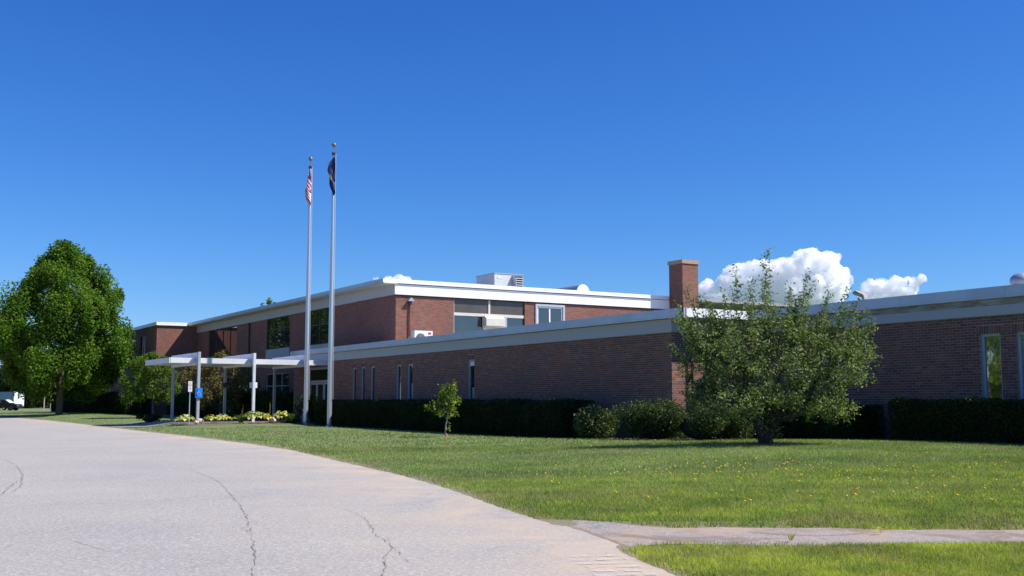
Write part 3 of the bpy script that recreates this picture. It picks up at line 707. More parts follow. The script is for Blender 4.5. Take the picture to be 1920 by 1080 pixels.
r = empty('mounted_box', (16.85, 57.08, 2.0), label='dark brown box fixed to the middle rear canopy post', cat='box')
MB().bbox(16.66, 17.04, 56.9, 57.098, 1.93, 2.1, .02).build('case', 'conduit', r)
MB().prism([(16.62, 56.86, 2.1), (17.08, 56.86, 2.1), (17.0, 56.95, 2.16), (16.7, 56.95, 2.16)], (0, .2, 0)).build('lid', 'black_metal', r)
adopt(r)
r = empty('road_sign', (13.42, 51.0, tz(13.42, 51)), label='narrow white parking sign with red print on a thin metal post in the hosta bed', cat='sign')
MB().box(13.40, 13.44, 51.0, 51.03, tz(13.42, 51)-.1, 2.12).build('post', 'galvanised', r)
MB().box(13.33, 13.51, 50.99, 50.998, 1.65, 2.13).build('plate', 'sign_white', r)
cu = bpy.data.curves.new('lettering', 'FONT'); cu.body = 'NO\nPARKING\nANY\nTIME'; cu.size = .062; cu.align_x = 'CENTER'; cu.extrude = .001; cu.space_line = 1.15
cu.materials.append(M['sign_red'])
t0 = bpy.data.objects.new('lettering_source', cu); me_ = bpy.data.meshes.new_from_object(t0); bpy.data.objects.remove(t0)
t_ = link('lettering', me_, r); t_.location = (13.42, 50.986, 2.02); t_.rotation_euler = (PI/2, 0, 0); t_.scale = (.62, 1.25, 1)
adopt(r)

# ------------------------------------------------------------------ flagpoles and flags
def flagpole(x, y, ht, lab):
    z = tz(x, y); r = empty('flagpole', (x, y, z), label=lab, cat='flagpole', group='pair of flagpoles on the lawn')
    zs = [-.05, .3, 2, 4, 6, 8, 10, ht-.55]; rd = [.11, .106, .104, .10, .092, .082, .07, .052]
    MB().tube([(0, 0, q) for q in zs], rd, 20).build('pole', 'flagpole_metal', r, smooth=True)
    MB().tube([(0, 0, -.02), (0, 0, .05)], .19, 20).build('base_collar', 'galvanised', r)
    MB().tube([(0, 0, ht-.55), (0, 0, ht-.47), (0, 0, ht-.43)], [.085, .095, .04], 14).build('pulley_cap', 'conduit', r)
    MB().tube([(0, 0, ht-.43), (0, 0, ht-.18)], .012, 8).build('spindle', 'bronze_ball', r)
    MB().ball((0, 0, ht-.1), .105, 18).build('finial_ball', 'bronze_ball', r, smooth=True)
    MB().tube([(.10, -.13, 1.3), (.09, -.12, 5), (.07, -.08, ht-.5)], .006, 5).build('halyard', 'white_trim', r)
    MB().tube([(.08, -.13, 1.25), (.12, -.15, 1.25)], .02, 6).build('cleat', 'galvanised', r)
    return r
flagpole(18.45, 49.5, 12.85, 'left flagpole, slightly farther off, carrying the striped flag')
flagpole(18.35, 46.27, 12.85, 'right flagpole, the taller looking one with the dark blue flag')
def limpflag(x, y, ztop, L, W, mat, lab, name, side=1, tail=0):
    """a flag hanging limp: gathered at the hoist; u runs away from the pole, v up the hoist"""
    nu, nv = 36, 30; V = []; UV = []
    lv = Vector((math.cos(HEAD), -math.sin(HEAD), 0)); fv = Vector((math.sin(HEAD), math.cos(HEAD), 0))
    for j in range(nv+1):
        v = j/nv
        for i in range(nu+1):
            u = i/nu
            zz = ztop-(1-v)*W*.96-u*L*(.62+.30*v)*1.0
            dz = ztop-zz; wd = .22+.78*min(1, dz/.9)**.8
            fold = math.sin(u*PI*3.1+v*1.9)+.25*math.sin(u*13+v*6)
            p = lv*(side*.05+.115*wd*fold+.03*math.sin(dz*4))+fv*(-.17-.055*math.cos(u*PI*3.1+v*1.9)*wd-.03*u)
            if tail: p += lv*(-tail*max(0., 1-abs(u-.45)/.4)*min(1, dz*1.2)*max(0., v-.3)*1.1)
            V.append((p.x, p.y, zz-ztop)); UV.append((u, v))
    F = [(j*(nu+1)+i, j*(nu+1)+i+1, (j+1)*(nu+1)+i+1, (j+1)*(nu+1)+i) for j in range(nv) for i in range(nu)]
    me = npmesh(name, V, F, M[mat], True); uvl = me.uv_layers.new(name='UVMap')
    li = np.zeros(len(me.loops), np.int32); me.loops.foreach_get('vertex_index', li); uvl.data.foreach_set('uv', np.array(UV, np.float32)[li].ravel())
    o = link(name, me, label=lab, cat='flag'); o.location = (x, y, ztop)
    return o
limpflag(18.45, 49.5, 12.42, 1.35, 1.2, 'flag_stripes', 'red and white striped flag with blue canton hanging limp from the left pole', 'national_flag', -.5)
limpflag(18.35, 46.27, 12.42, 1.35, 1.2, 'flag_blue', 'dark blue flag with small emblem hanging limp from the right pole', 'state_flag', .3, .38)

# ------------------------------------------------------------------ vegetation
def leafmesh(name, C, size, mat, up=.35, aspect=.55, droop=None, drop=0.):
    """diamond leaves, folded along the midrib, at centres C"""
    n = len(C); C = np.asarray(C, float)
    d = rng.normal(size=(n, 3)); d[:, 2] = d[:, 2]*.7+drop; d /= np.linalg.norm(d, axis=1)[:, None]
    nn = rng.normal(size=(n, 3)); nn[:, 2] = np.abs(nn[:, 2])+up
    w = np.cross(d, nn); w /= np.linalg.norm(w, axis=1)[:, None]+1e-9; nn = np.cross(w, d)
    s = size*rng.uniform(.65, 1.25, n)[:, None]
    a = C-d*s*.5; b = C+d*s*.5; l = C+w*s*aspect*.5+nn*s*.08; r_ = C-w*s*aspect*.5+nn*s*.08
    V = np.stack([a, r_, b, l], 1).reshape(-1, 3); i = np.arange(n)[:, None]*4
    F = np.concatenate([i+np.array([[0, 1, 2]]), i+np.array([[0, 2, 3]])], 0)
    return npmesh(name, V, F, M[mat])
def skeleton(attr, root, first, step=.25, lift=.15, pen=.0):
    """grow a branching skeleton from the root through trunk nodes to attractor points"""
    N = [np.array(p, float) for p in first]; par = [-1]+list(range(len(first)-1))
    order = np.argsort(np.linalg.norm(attr-np.array(first[-1]), axis=1)); tips = []
    for k in order:
        a = attr[k]; A = np.array(N); dv = a-A; dist = np.linalg.norm(dv, axis=1)
        cost = dist+np.maximum(0, -(dv[:, 2])+.2*dist)*.6; cost[:max(1, len(first)-3)] += 3
        j = int(np.argmin(cost)); m = max(1, int(dist[j]/step)); p0 = N[j]; last = j
        for t in range(1, m+1):
            f = t/m; p = p0+(a-p0)*f; p = p+np.array([0, 0, -lift*dist[j]*math.sin(PI*f)*.3])+rng.normal(size=3)*step*.10*(t < m)
            N.append(p); par.append(last); last = len(N)-1
        tips.append(last)
    return np.array(N), np.array(par), tips
def branchmesh(name, N, par, r_tip, r_root, mat, expo=2.2, n=5, r_max=None):
    cnt = np.zeros(len(N)); child = np.zeros(len(N), int)
    for i in range(len(N)-1, 0, -1):
        if child[i] == 0: cnt[i] = max(cnt[i], 1)
        cnt[par[i]] += cnt[i]; child[par[i]] += 1
    R = r_tip*np.power(cnt, 1/expo); R = R*(r_root/R[0])**(np.log(cnt+1e-9)/np.log(cnt[0])).clip(0, 1)
    V = []; F = []
    for i in range(1, len(N)):
        a, b = N[par[i]], N[i]; d = b-a; L = np.linalg.norm(d)
        if L < 1e-6: continue
        d /= L; u = np.cross(d, [0, 0, 1.] if abs(d[2]) < .95 else [1., 0, 0]); u /= np.linalg.norm(u); w = np.cross(d, u)
        nn = 8 if R[i] > .03 else (n if R[i] > .008 else 3); ra = min(R[par[i]], R[i]*1.35) if par[i] != 0 else R[0]; bq = len(V)
        t = np.arange(nn)*2*PI/nn; c = np.cos(t)[:, None]*u+np.sin(t)[:, None]*w
        V += list(a-d*ra*.2+c*ra)+list(b+c*R[i])
        for k in range(nn):
            F.append((bq+k, bq+(k+1) % nn, bq+nn+(k+1) % nn)); F.append((bq+k, bq+nn+(k+1) % nn, bq+nn+k))
    return npmesh(name, np.array(V), np.array(F), M[mat], True)
LV = np.array([math.cos(HEAD), -math.sin(HEAD), 0]); FV = np.array([math.sin(HEAD), math.cos(HEAD), 0]); UP = np.array([0, 0, 1.])
def lf(l, f, h): return np.asarray(l)[..., None]*LV+np.asarray(f)[..., None]*FV+np.asarray(h)[..., None]*UP
def ball_pts(n, c, r, shell=0.):
    d = rng.normal(size=(n, 3)); d /= np.linalg.norm(d, axis=1)[:, None]; q_ = (shell**3+(1-shell**3)*rng.random(n))**(1/3)
    return np.array(c)+d*q_[:, None]*np.array(r)
def make_tree(name, label, cat, x, y, attr, trunk, leaf_pts, leaf_size, leafm, barkm, r_tip, r_root, group=None, up=.35, aspect=.55, step=.25, drop=0.):
    z = tz(x, y)-.03; r = empty(name, (x, y, z), label=label, cat=cat, group=group)
    N, par, tips = skeleton(attr, trunk[0], trunk, step)
    link('trunk', branchmesh('trunk', N, par, r_tip, r_root, barkm), r)
    link('crown', leafmesh('crown', leaf_pts(N, par, tips), leaf_size, leafm, up, aspect, drop=drop), r, kind='stuff')
    return r
# apple-like tree in front of the right wing (l: sideways, f: away, h: up), seen from the road
def apple():
    A = []
    A.append(ball_pts(300, (0, 0, 0), (1, 1, 1), .5)*np.array([2.2, 1.8, 1.05])+np.array([.22, 0, 1.9]))
    A.append(ball_pts(80, (0, 0, 0), (1.0, 1.3, .75), .3)+np.array([-1.0, -.2, 2.3]))
    A.append(ball_pts(100, (0, 0, 0), (1.15, 1.2, .8), .3)+np.array([1.35, -.3, 1.9]))
    A.append(ball_pts(110, (0, 0, 0), (1.75, 1.3, .42), .2)+np.array([0, -.4, 1.0]))
    A.append(ball_pts(30, (0, 0, 0), (.5, .5, .3), .3)+np.array([-1.45, -.3, 1.15]))
    A.append(ball_pts(45, (0, 0, 0), (.6, .5, .35), .3)+np.array([1.35, -.5, .9]))
    A.append(ball_pts(50, (0, 0, 0), (1.1, .4, .3), .3)+np.array([-.3, -1.3, .95]))
    A = np.concatenate(A); A = A[(A[:, 2] > .62)]
    A = A[~((A[:, 2] < .95) & (np.abs(A[:, 0]) < .4))]
    sh = [(-1.75, 3.65), (-1.55, 3.35), (-1.2, 3.1), (-.72, 3.95), (-.85, 3.5), (-.5, 3.4), (0.02, 4.35), (-.12, 4.05), (.12, 3.9), (-.3, 3.75), (-1.05, 2.95), (.62, 3.6), (.45, 3.2), (1.05, 3.95), (1.22, 3.75), (.95, 3.45), (.8, 3.1), (1.55, 3.25), (2.1, 3.55), (1.95, 3.2), (2.45, 2.7), (2.6, 2.3), (-2.0, 2.9), (-2.1, 2.3), (.3, 3.55), (-.55, 3.6), (1.4, 3.5)]
    sh += [(rng.uniform(-2.0, 2.4), rng.uniform(2.6, 3.3)) for _ in range(40)]
    shoots = []
    for l, h in sh:
        f = rng.uniform(-.7, .7); b = np.array([l*.72, f*.8, min(h-1.1, 2.3)]) if h > 2.7 else np.array([l*.75, f*.8, h-.6])
        t_ = np.array([l, f, h])
        for k in np.linspace(.15, 1, 6): p = b+(t_-b)*k; shoots.append(lf(p[0], p[1], p[2]))
    core = lf(A[:, 0], A[:, 1], A[:, 2]); attr = np.concatenate([core, np.array(shoots)]); ncore = len(core)
    attr = attr+rng.normal(size=attr.shape)*.02
    trunk = [lf(0, 0, 0), lf(0, 0, .12)]
    st_ = [(-.75, -.2, 1.45), (-.25, .3, 1.6), (.3, -.25, 1.6), (.85, .2, 1.45), (.1, .1, 1.8)]
    stems = [lf(a*k**1.2, b*k**1.2, .12+(c-.12)*k) for a, b, c in st_ for k in np.linspace(.12, 1, 8)]
    attr = np.concatenate([attr, np.array(stems)])
    def leaves(N, par, tips):
        L = []; deg = np.bincount(par[1:], minlength=len(N))
        D = np.linalg.norm(N-trunk[-1], axis=1)
        for i in range(5, len(N)):
            if D[i] < .75 or N[i][2] < .55: continue
            a, b = N[par[i]], N[i]; k = 14 if D[i] > 1.0 else 9
            t = rng.random(k)[:, None]; L.append(a+(b-a)*t+rng.normal(size=(k, 3))*.058)
        L.append(lf(.08, -.1, .32)+rng.normal(size=(170, 3))*np.array([.14, .14, .17]))
        for i in tips: L.append(N[i]+rng.normal(size=(14, 3))*np.array([.055, .055, .08]))
        return np.concatenate(L)
    r = make_tree('apple_tree', 'spreading multi-stemmed fruit tree with long upright shoots before the building corner', 'tree', 17.9, 18.6, attr, trunk, leaves, .088, 'leaf_apple', 'bark_shade', .0055, .17, step=.16, aspect=.42, up=.3, drop=.25)
apple()
# young tree on the lawn
def sapling():
    P = np.concatenate([ball_pts(50, (0, 0, 0), (.5, .42, .5), .2)+np.array([.0, 0, 1.05]), ball_pts(20, (0, 0, 0), (.3, .25, .3), .2)+np.array([.1, 0, 1.42]), ball_pts(6, (0, 0, 0), (.15, .1, .06))+np.array([-.55, 0, .92]), np.array([[.22, 0, 1.72], [-.15, 0, 1.62], [.05, 0, 1.65], [-.62, 0, .98]])])
    attr = lf(P[:, 0], P[:, 1], P[:, 2]); trunk = [lf(.02, 0, 0), lf(-.06, 0, .15), lf(-.05, 0, .4), lf(.0, 0, .65), lf(.02, 0, .85)]
    def leaves(N, par, tips):
        L = [N[i]+rng.normal(size=(5, 3))*.045 for i in range(6, len(N)) if N[i][2] > .6]
        L += [N[i]+rng.normal(size=(8, 3))*.06 for i in tips]
        L += [lf(.03, 0, .35)+rng.normal(size=(16, 3))*np.array([.03, .03, .12])]
        return np.concatenate(L)
    make_tree('young_tree', 'small yellow-green sapling with thin pale trunk on the open lawn', 'tree', 16.1, 30.7, attr, trunk, leaves, .085, 'leaf_sapling', 'bark_light', .003, .028, step=.12, aspect=.8, up=.3)
sapling()
mb = MB(); zz = tz(16.1, 30.7)
mb.v = [(16.1, 30.7, zz+.05)]+[(16.1+(.34+.05*math.sin(3*t))*math.cos(t), 30.7+(.34+.05*math.sin(3*t))*math.sin(t), zz-.01) for t in np.linspace(0, 2*PI, 19)[:-1]]
mb.f = [(0, i+1, (i+1) % 18+1) for i in range(18)]; mb.build('mulch_ring', 'red_mulch', kind='structure')
mb = MB(); zz = tz(17.9, 18.6)
mb.v = [(17.9, 18.6, zz+.05)]+[(17.9+.5*math.cos(t), 18.6+.45*math.sin(t), zz-.01) for t in np.linspace(0, 2*PI, 19)[:-1]]
mb.f = [(0, i+1, (i+1) % 18+1) for i in range(18)]; mb.build('mulch_ring', 'red_mulch', kind='structure')
# broad trees as clump crowns
def crown_tree(name, label, x, y, H, R, clear, leafm, nclump, per, lsize, barkm='bark_dark', rroot=.25, lean=0., group=None, cat='tree', prof=None, csize=.5, seed=1, zbase=None):
    rg = np.random.default_rng(seed); prof = prof or (lambda t: math.sin(PI*min(1, (t*.92+.08)))**.6)
    C = []
    while len(C) < nclump:
        t = rg.random(); rad = prof(t)*R; a = rg.random()*2*PI; q_ = math.sqrt(rg.uniform(.3, 1.))
        lump = 1+.16*math.sin(3*a+5*t*2)+.10*math.sin(7*a-9*t)
        if rg.random() > rad/R+.1: continue
        C.append((rad*q_*lump*math.cos(a)+lean*t, rad*q_*lump*math.sin(a), clear+(H-clear)*t))
    C = np.array(C); cores = C.copy()
    trunk = [np.array((0, 0, 0.)), np.array((0, 0, clear*.5)), np.array((0, 0, clear)), np.array((lean*.3, 0, clear+(H-clear)*.25)), np.array((lean*.5, 0, clear+(H-clear)*.5))]
    ntip = min(nclump, 220); attr = C[rg.permutation(nclump)[:ntip]]
    def leaves(N, par, tips):
        sz = rg.uniform(.6, 1.25, nclump)*csize
        k = np.repeat(np.arange(nclump), per); d = rg.normal(size=(len(k), 3)); d /= np.linalg.norm(d, axis=1)[:, None]
        q2 = rg.random(len(k))**(1/2.2); return C[k]+d*(q2*sz[k])[:, None]*np.array([.8, .8, 1.1])
    z = tz(x, y)-.05
    r = empty(name, (x, y, z), label=label, cat=cat, group=group)
    N, par, tips = skeleton(attr, trunk[0], trunk, .8)
    link('trunk', branchmesh('trunk', N, par, .02*R/3, rroot, barkm), r)
    link('crown', leafmesh('crown', leaves(N, par, tips), lsize, leafm, .45, .75), r, kind='stuff')
    return r
def mprof(t): return float(np.interp(t, [0, .12, .3, .47, .65, .83, .93, 1], [.50, .80, .95, .93, .78, .46, .24, .06]))
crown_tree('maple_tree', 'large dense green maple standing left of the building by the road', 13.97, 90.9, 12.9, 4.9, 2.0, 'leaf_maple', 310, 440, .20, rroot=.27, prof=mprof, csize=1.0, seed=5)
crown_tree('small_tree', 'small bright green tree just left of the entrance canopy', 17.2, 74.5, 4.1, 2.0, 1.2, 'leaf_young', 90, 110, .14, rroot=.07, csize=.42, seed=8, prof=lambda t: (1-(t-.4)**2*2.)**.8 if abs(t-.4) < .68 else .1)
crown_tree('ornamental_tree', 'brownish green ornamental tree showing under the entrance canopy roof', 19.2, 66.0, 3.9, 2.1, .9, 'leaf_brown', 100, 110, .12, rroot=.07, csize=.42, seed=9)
# treetops behind the building
crown_tree('background_tree', 'treetop poking above the two-storey roof left of the flagpoles', 37.5, 112, 11.6, 2.2, 4, 'leaf_young', 60, 80, .25, seed=21, rroot=.2, group=None, csize=.6)
crown_tree('background_tree', 'faint low treetop showing over the far left block roof', 27, 118, 9.3, 2.5, 4, 'leaf_far', 60, 80, .25, seed=22, rroot=.2, csize=.6)
# wood line far left behind the van
k = 0
for i in range(9):
    dist = 178+8*(i % 3)+3*i; l = -105+i*8.2+rng.uniform(-1.5, 1.5)
    p = FV*dist+LV*l
    crown_tree('woodland_tree', ['dark far tree at the left frame edge behind the vehicles', 'dark far tree behind the parked car', 'dark far tree behind the cargo trailer', 'dark far tree right of the cargo trailer', 'dark far tree beyond the two pale posts', 'dark far tree behind the maple trunk', 'dark far tree right of the maple trunk', 'dark far tree near the left block', 'dark far tree beside the left block'][i], p[0], p[1], 8.0+rng.uniform(-.8, .8), 5.2, .2, 'leaf_far', 130, 70, .55, seed=40+i, rroot=.3, csize=1.3, group='woodland trees at the far left', prof=lambda t: .85*(1-t**3)**.5)
# trees across the road, mirrored in the right wing's windows
for i, (x, y) in enumerate([(-22, 22), (-24, 31), (-21, 40), (-26, 49), (-23, 13)]):
    crown_tree('roadside_tree', 'green tree across the road, '+['second nearest', 'middle one', 'fourth', 'farthest', 'nearest'][i]+' of the row facing the school', x, y, 9+1.5*math.sin(i*2.1), 4.6, .8, 'leaf_young', 120, 80, .4, seed=60+i, rroot=.25, csize=1.1, group='trees across the road')
for i, (x, y) in enumerate([(0, 122), (-11, 128), (-22, 121), (-33, 130), (-45, 122), (-58, 128)]):
    crown_tree('field_tree', 'tall tree beyond the bend of the drive, number '+['one', 'two', 'three', 'four', 'five', 'six'][i]+' from the school', x, y, 11+1.5*math.sin(i*2.1), 6.5, .8, 'leaf_far', 120, 60, .6, seed=80+i, rroot=.3, csize=1.6, group='trees beyond the bend of the drive')
# hedges
def hedge(name, label, x0, x1, y0, y1, h, leafm='leaf_hedge', dens=900, ls=.055, group=None, cat='hedge', rough=.16, top=True, base=None, rounded=0.):
    cx, cy = (x0+x1)/2, (y0+y1)/2; z = tz(cx, cy); r = empty(name, (cx, cy, z), label=label, cat=cat, group=group)
    hx, hy = (x1-x0)/2, (y1-y0)/2
    area = 2*(2*hy*h)+2*(2*hx*h)+4*hx*hy; n = int(area*dens)
    w = np.array([2*hy*h, .2*2*hy*h, 2*hx*h, 2*hx*h, 4*hx*hy]); f = rng.choice(5, n, p=w/w.sum())
    a = rng.uniform(-1, 1, n); b = rng.uniform(0, 1, n); P = np.zeros((n, 3))
    P[f == 0] = np.stack([-hx+0*a, a*hy, b*h], 1)[f == 0]; P[f == 1] = np.stack([hx+0*a, a*hy, b*h], 1)[f == 1]
    P[f == 2] = np.stack([a*hx, -hy+0*a, b*h], 1)[f == 2]; P[f == 3] = np.stack([a*hx, hy+0*a, b*h], 1)[f == 3]
    c = rng.uniform(-1, 1, n); P[f == 4] = np.stack([a*hx, c*hy, h+0*a], 1)[f == 4]
    lump = np.array([mnoise.noise((p[0]*1.1+cx, p[1]*1.1+cy, p[2]*1.3)) for p in P[::1]]) if n < 60000 else np.sin(P[:, 1]*1.9+cy)*.5+np.sin(P[:, 1]*4.7+P[:, 0]*2)*.4
    sc = 1+rough*lump; rr = rounded*(P[:, 2]/h)**2
    P[:, 0] *= (sc*(1-.35*rr)); P[:, 1] *= (1-.30*rr*(hy < 3)); P[:, 2] *= (1+rough*.6*lump)*(1-.12*rounded*((P[:, 0]/hx)**2)*(P[:, 2] > .8*h))
    P += rng.normal(size=P.shape)*ls*.55
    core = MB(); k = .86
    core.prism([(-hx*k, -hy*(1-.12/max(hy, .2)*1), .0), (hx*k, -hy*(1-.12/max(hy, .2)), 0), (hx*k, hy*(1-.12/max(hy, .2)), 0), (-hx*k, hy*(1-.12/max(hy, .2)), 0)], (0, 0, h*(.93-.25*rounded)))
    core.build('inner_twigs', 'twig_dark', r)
    link('foliage', leafmesh('foliage', P, ls, leafm, .2, .6), r, kind='stuff')
    return r
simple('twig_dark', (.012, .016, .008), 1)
hedge('clipped_hedge', 'long dark clipped hedge below the front wing slit windows', 18.95, 20.2, 28.6, 49.6, 1.07, dens=1500, ls=.06, group='clipped hedges along the school')
hedge('clipped_hedge', 'dark clipped hedge under the right wing windows at the right edge', 21.6, 22.9, 11, 18.2, .90, dens=2200, ls=.05, group='clipped hedges along the school')
hedge('clipped_hedge', 'dark hedge against the right wing wall directly behind the fruit tree', 21.5, 22.9, 19.5, 24.3, .90, dens=2200, ls=.05, group='clipped hedges along the school')
hedge('clipped_hedge', 'distant dark hedge at the foot of the far left block', 18.0, 19.6, 86, 122, 1.5, dens=260, ls=.13, group='clipped hedges along the school', rough=.3)
hedge('clipped_hedge', 'dark planting against the two-storey wall behind the small trees', 20.8, 22.6, 58.6, 85, 1.5, dens=320, ls=.12, group='clipped hedges along the school', rough=.35)
def shrub(name, label, x, y, R3, leafm, n, ls, lobes=7, seed=1, group=None):
    rg = np.random.default_rng(seed); z = tz(x, y); r = empty(name, (x, y, z), label=label, cat='shrub', group=group)
    L = [np.array([rg.uniform(-.62, .62)*R3[0], rg.uniform(-.62, .62)*R3[1], R3[2]*rg.uniform(.35, .62)]) for _ in range(lobes)]; L.append(np.array([0, 0, R3[2]*.5]))
    P = []
    for c in L:
        d = rg.normal(size=(n//len(L), 3)); d /= np.linalg.norm(d, axis=1)[:, None]; q_ = rg.uniform(.3, 1.2, len(d))**.7; w_ = rg.uniform(.55, 1.25)
        P.append(c+d*q_[:, None]*np.array([R3[0]*.42, R3[1]*.36, R3[2]*.44])*w_)
    P = np.concatenate(P); P = P[P[:, 2] > .02]
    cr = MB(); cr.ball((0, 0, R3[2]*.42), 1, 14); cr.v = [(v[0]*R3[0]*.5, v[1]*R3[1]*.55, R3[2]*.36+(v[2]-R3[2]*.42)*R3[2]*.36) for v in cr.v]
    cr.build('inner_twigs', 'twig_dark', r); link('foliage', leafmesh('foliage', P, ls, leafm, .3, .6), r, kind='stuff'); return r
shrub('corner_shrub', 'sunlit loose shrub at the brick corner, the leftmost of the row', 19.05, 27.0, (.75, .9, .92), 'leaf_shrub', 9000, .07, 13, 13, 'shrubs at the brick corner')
shrub('corner_shrub', 'wide half-lit shrub just in front of the brick corner', 19.3, 24.4, (.85, 1.4, 1.02), 'leaf_shrub_shaded', 16000, .07, 18, 4, 'shrubs at the brick corner')
shrub('corner_shrub', 'dark shrub between the brick corner and the fruit tree trunk', 19.6, 22.7, (.9, 1.5, .98), 'leaf_shrub_shaded', 15000, .07, 16, 6, 'shrubs at the brick corner')
shrub('doorway_shrub', 'dark rounded shrub between the flagpoles and the entrance doors', 19.5, 50.9, (.9, 1.0, 1.25), 'leaf_hedge', 7000, .09, 7, 7)
shrub('low_shrub', 'low blue green perennial clump left of the left flagpole', 18.4, 51.0, (.6, .6, .45), 'leaf_perennial', 1500, .10, 5, 8)
shrub('low_shrub', 'low dark green clump at the foot of the left canopy corner', 13.3, 58.2, (.7, .7, .45), 'leaf_hedge', 1500, .10, 5, 9)
# bed with hostas before the canopy
P = [(12.9, 51.0), (13.4, 50.5), (15, 50.6), (17, 50.3), (18.3, 50.5), (18.6, 51.6), (18.2, 52.3), (14.0, 52.6), (12.9, 52.0)]
MB().prism([(x, y, tz(x, y)-.02) for x, y in P], (0, 0, .05)).build('planting_bed', 'mulch', kind='structure')
def hosta(x, y, rad, h, lab, n=70, mat='leaf_hosta', ls=.20, w=.85):
    z = tz(x, y)+.03; V = []; F = []
    n = int(n*.9)
    for i in range(n):
        a = rng.random()*2*PI; e = rng.uniform(.1, 1)**.7; rr = rad*e; top = h*(1.05-.55*e*e)*rng.uniform(.75, 1.05); L = ls*rng.uniform(.7, 1.2)
        d = Vector((math.cos(a), math.sin(a), 0)); s = Vector((-d.y, d.x, 0)); c = d*rr+Vector((0, 0, top)); b = len(V)
        tip = c+d*L*.6+Vector((0, 0, -L*.45)); bs = c-d*L*.4+Vector((0, 0, -L*.05)); mid = c+Vector((0, 0, .01))
        V += [tuple(bs), tuple(c+s*L*w*.5+Vector((0, 0, .02))), tuple(tip), tuple(c-s*L*w*.5+Vector((0, 0, .02))), tuple(mid)]
        F += [(b, b+4, b+1), (b+1, b+4, b+2), (b+2, b+4, b+3), (b+3, b+4, b)]
    o = link('hosta', npmesh('hosta', V, F, M[mat], False), label=lab, cat='plant', group='hostas in the bed before the canopy'); o.location = (x, y, z); return o
hosta(13.35, 51.5, .48, .38, 'leftmost yellow hosta beside the thin sign post', 55)
hosta(14.55, 51.6, .36, .34, 'small yellow hosta right of the post with the blue sign', 35)
hosta(15.05, 51.35, .48, .36, 'yellow and green hosta third from the left', 50, ls=.17)
hosta(15.75, 51.6, .2, .28, 'narrow yellow hosta beside the green fern clump', 20, ls=.14)
hosta(16.55, 51.3, .68, .50, 'largest pale yellow hosta below the white front post', 110)
hosta(17.1, 51.3, .38, .38, 'bright yellow hosta just right of the white front post', 36)
hosta(18.0, 51.5, .52, .52, 'rightmost yellow hosta beside the reddish rock', 60)
def fern(x, y, h, lab, n=60, mat='leaf_perennial', name='fern_clump', spread=.35, bw=.012):
    V = []; F = []
    for i in range(n):
        a = rng.random()*2*PI; hh = h*rng.uniform(.6, 1); sp = spread*rng.random(); p = Vector((0, 0, 0)); d = Vector((math.cos(a), math.sin(a), 0)); s = Vector((-d.y, d.x, 0)); b = len(V)
        q0 = d*sp*.3; q1 = d*sp*.7+Vector((0, 0, hh*.7)); q2 = d*sp*1.5+Vector((0, 0, hh))
        V += [tuple(q0-s*bw), tuple(q0+s*bw), tuple(q1+s*bw*1.6), tuple(q1-s*bw*1.6), tuple(q2)]
        F += [(b, b+1, b+2), (b, b+2, b+3), (b+3, b+2, b+4)]
    o = link(name, npmesh(name, V, F, M[mat]), label=lab, cat='plant'); o.location = (x, y, tz(x, y)+.02); return o
fern(15.9, 51.2, .42, 'green upright fern clump in the middle of the hosta bed', 90)
fern(18.35, 51.6, .5, 'dark green upright clump behind the rightmost hosta', 60, 'leaf_perennial')
fern(16.2, 52.0, .95, 'tall thin flower stalks behind the fern clump', 4, 'leaf_brown', 'flower_stalks', .08)
fern(17.55, 52.0, 1.1, 'single tall dry flower stalk left of the rightmost hosta', 3, 'leaf_brown', 'flower_stalk', .05)
def rock(x, y, s, lab):
    mb = MB(); mb.ball((0, 0, 0), s, 12, .6); mb.v = [tuple(Vector(v)*(1+.28*mnoise.noise(Vector(v)*6/s*.12+Vector((x, y, 0))))) for v in mb.v]
    o = mb.build('rock', 'stone_rock', label=lab, cat='rock', group='rocks edging the hosta bed'); o.location = (x, y, tz(x, y)+.05+s*.2); return o
rock(17.45, 51.25, .2, 'reddish rock between the two right hostas'); rock(14.17, 52.05, .2, 'brown rock at the foot of the blue sign post'); rock(13.75, 50.95, .13, 'small pale rock right of the thin sign post')
# crumpled white ornament among the doorway shrubs
mb = MB()
mb.ball((0, 0, .22), .16, 14, 1.1); mb.ball((.10, .02, .42), .10, 12, 1.0); mb.tube([(.07, .0, .48), (.13, -.02, .62), (.18, -.02, .68)], [.04, .035, .01], 7); mb.tube([(.13, .05, .48), (.20, .06, .60)], [.04, .012], 7); mb.tube([(-.05, 0, -.05), (0, 0, .15)], [.13, .1], 9)
o = mb.build('garden_ornament', 'white_paint', smooth=True, label='small white figure among dark shrubs by the entrance doors', cat='ornament'); o.location = (19.0, 51.0, .55)
MB().bbox(18.78, 19.2, 50.8, 51.2, .08, .5, .04).build('ornament_pedestal', 'grey_panel', label='grey block pedestal under the small white figure', cat='pedestal')

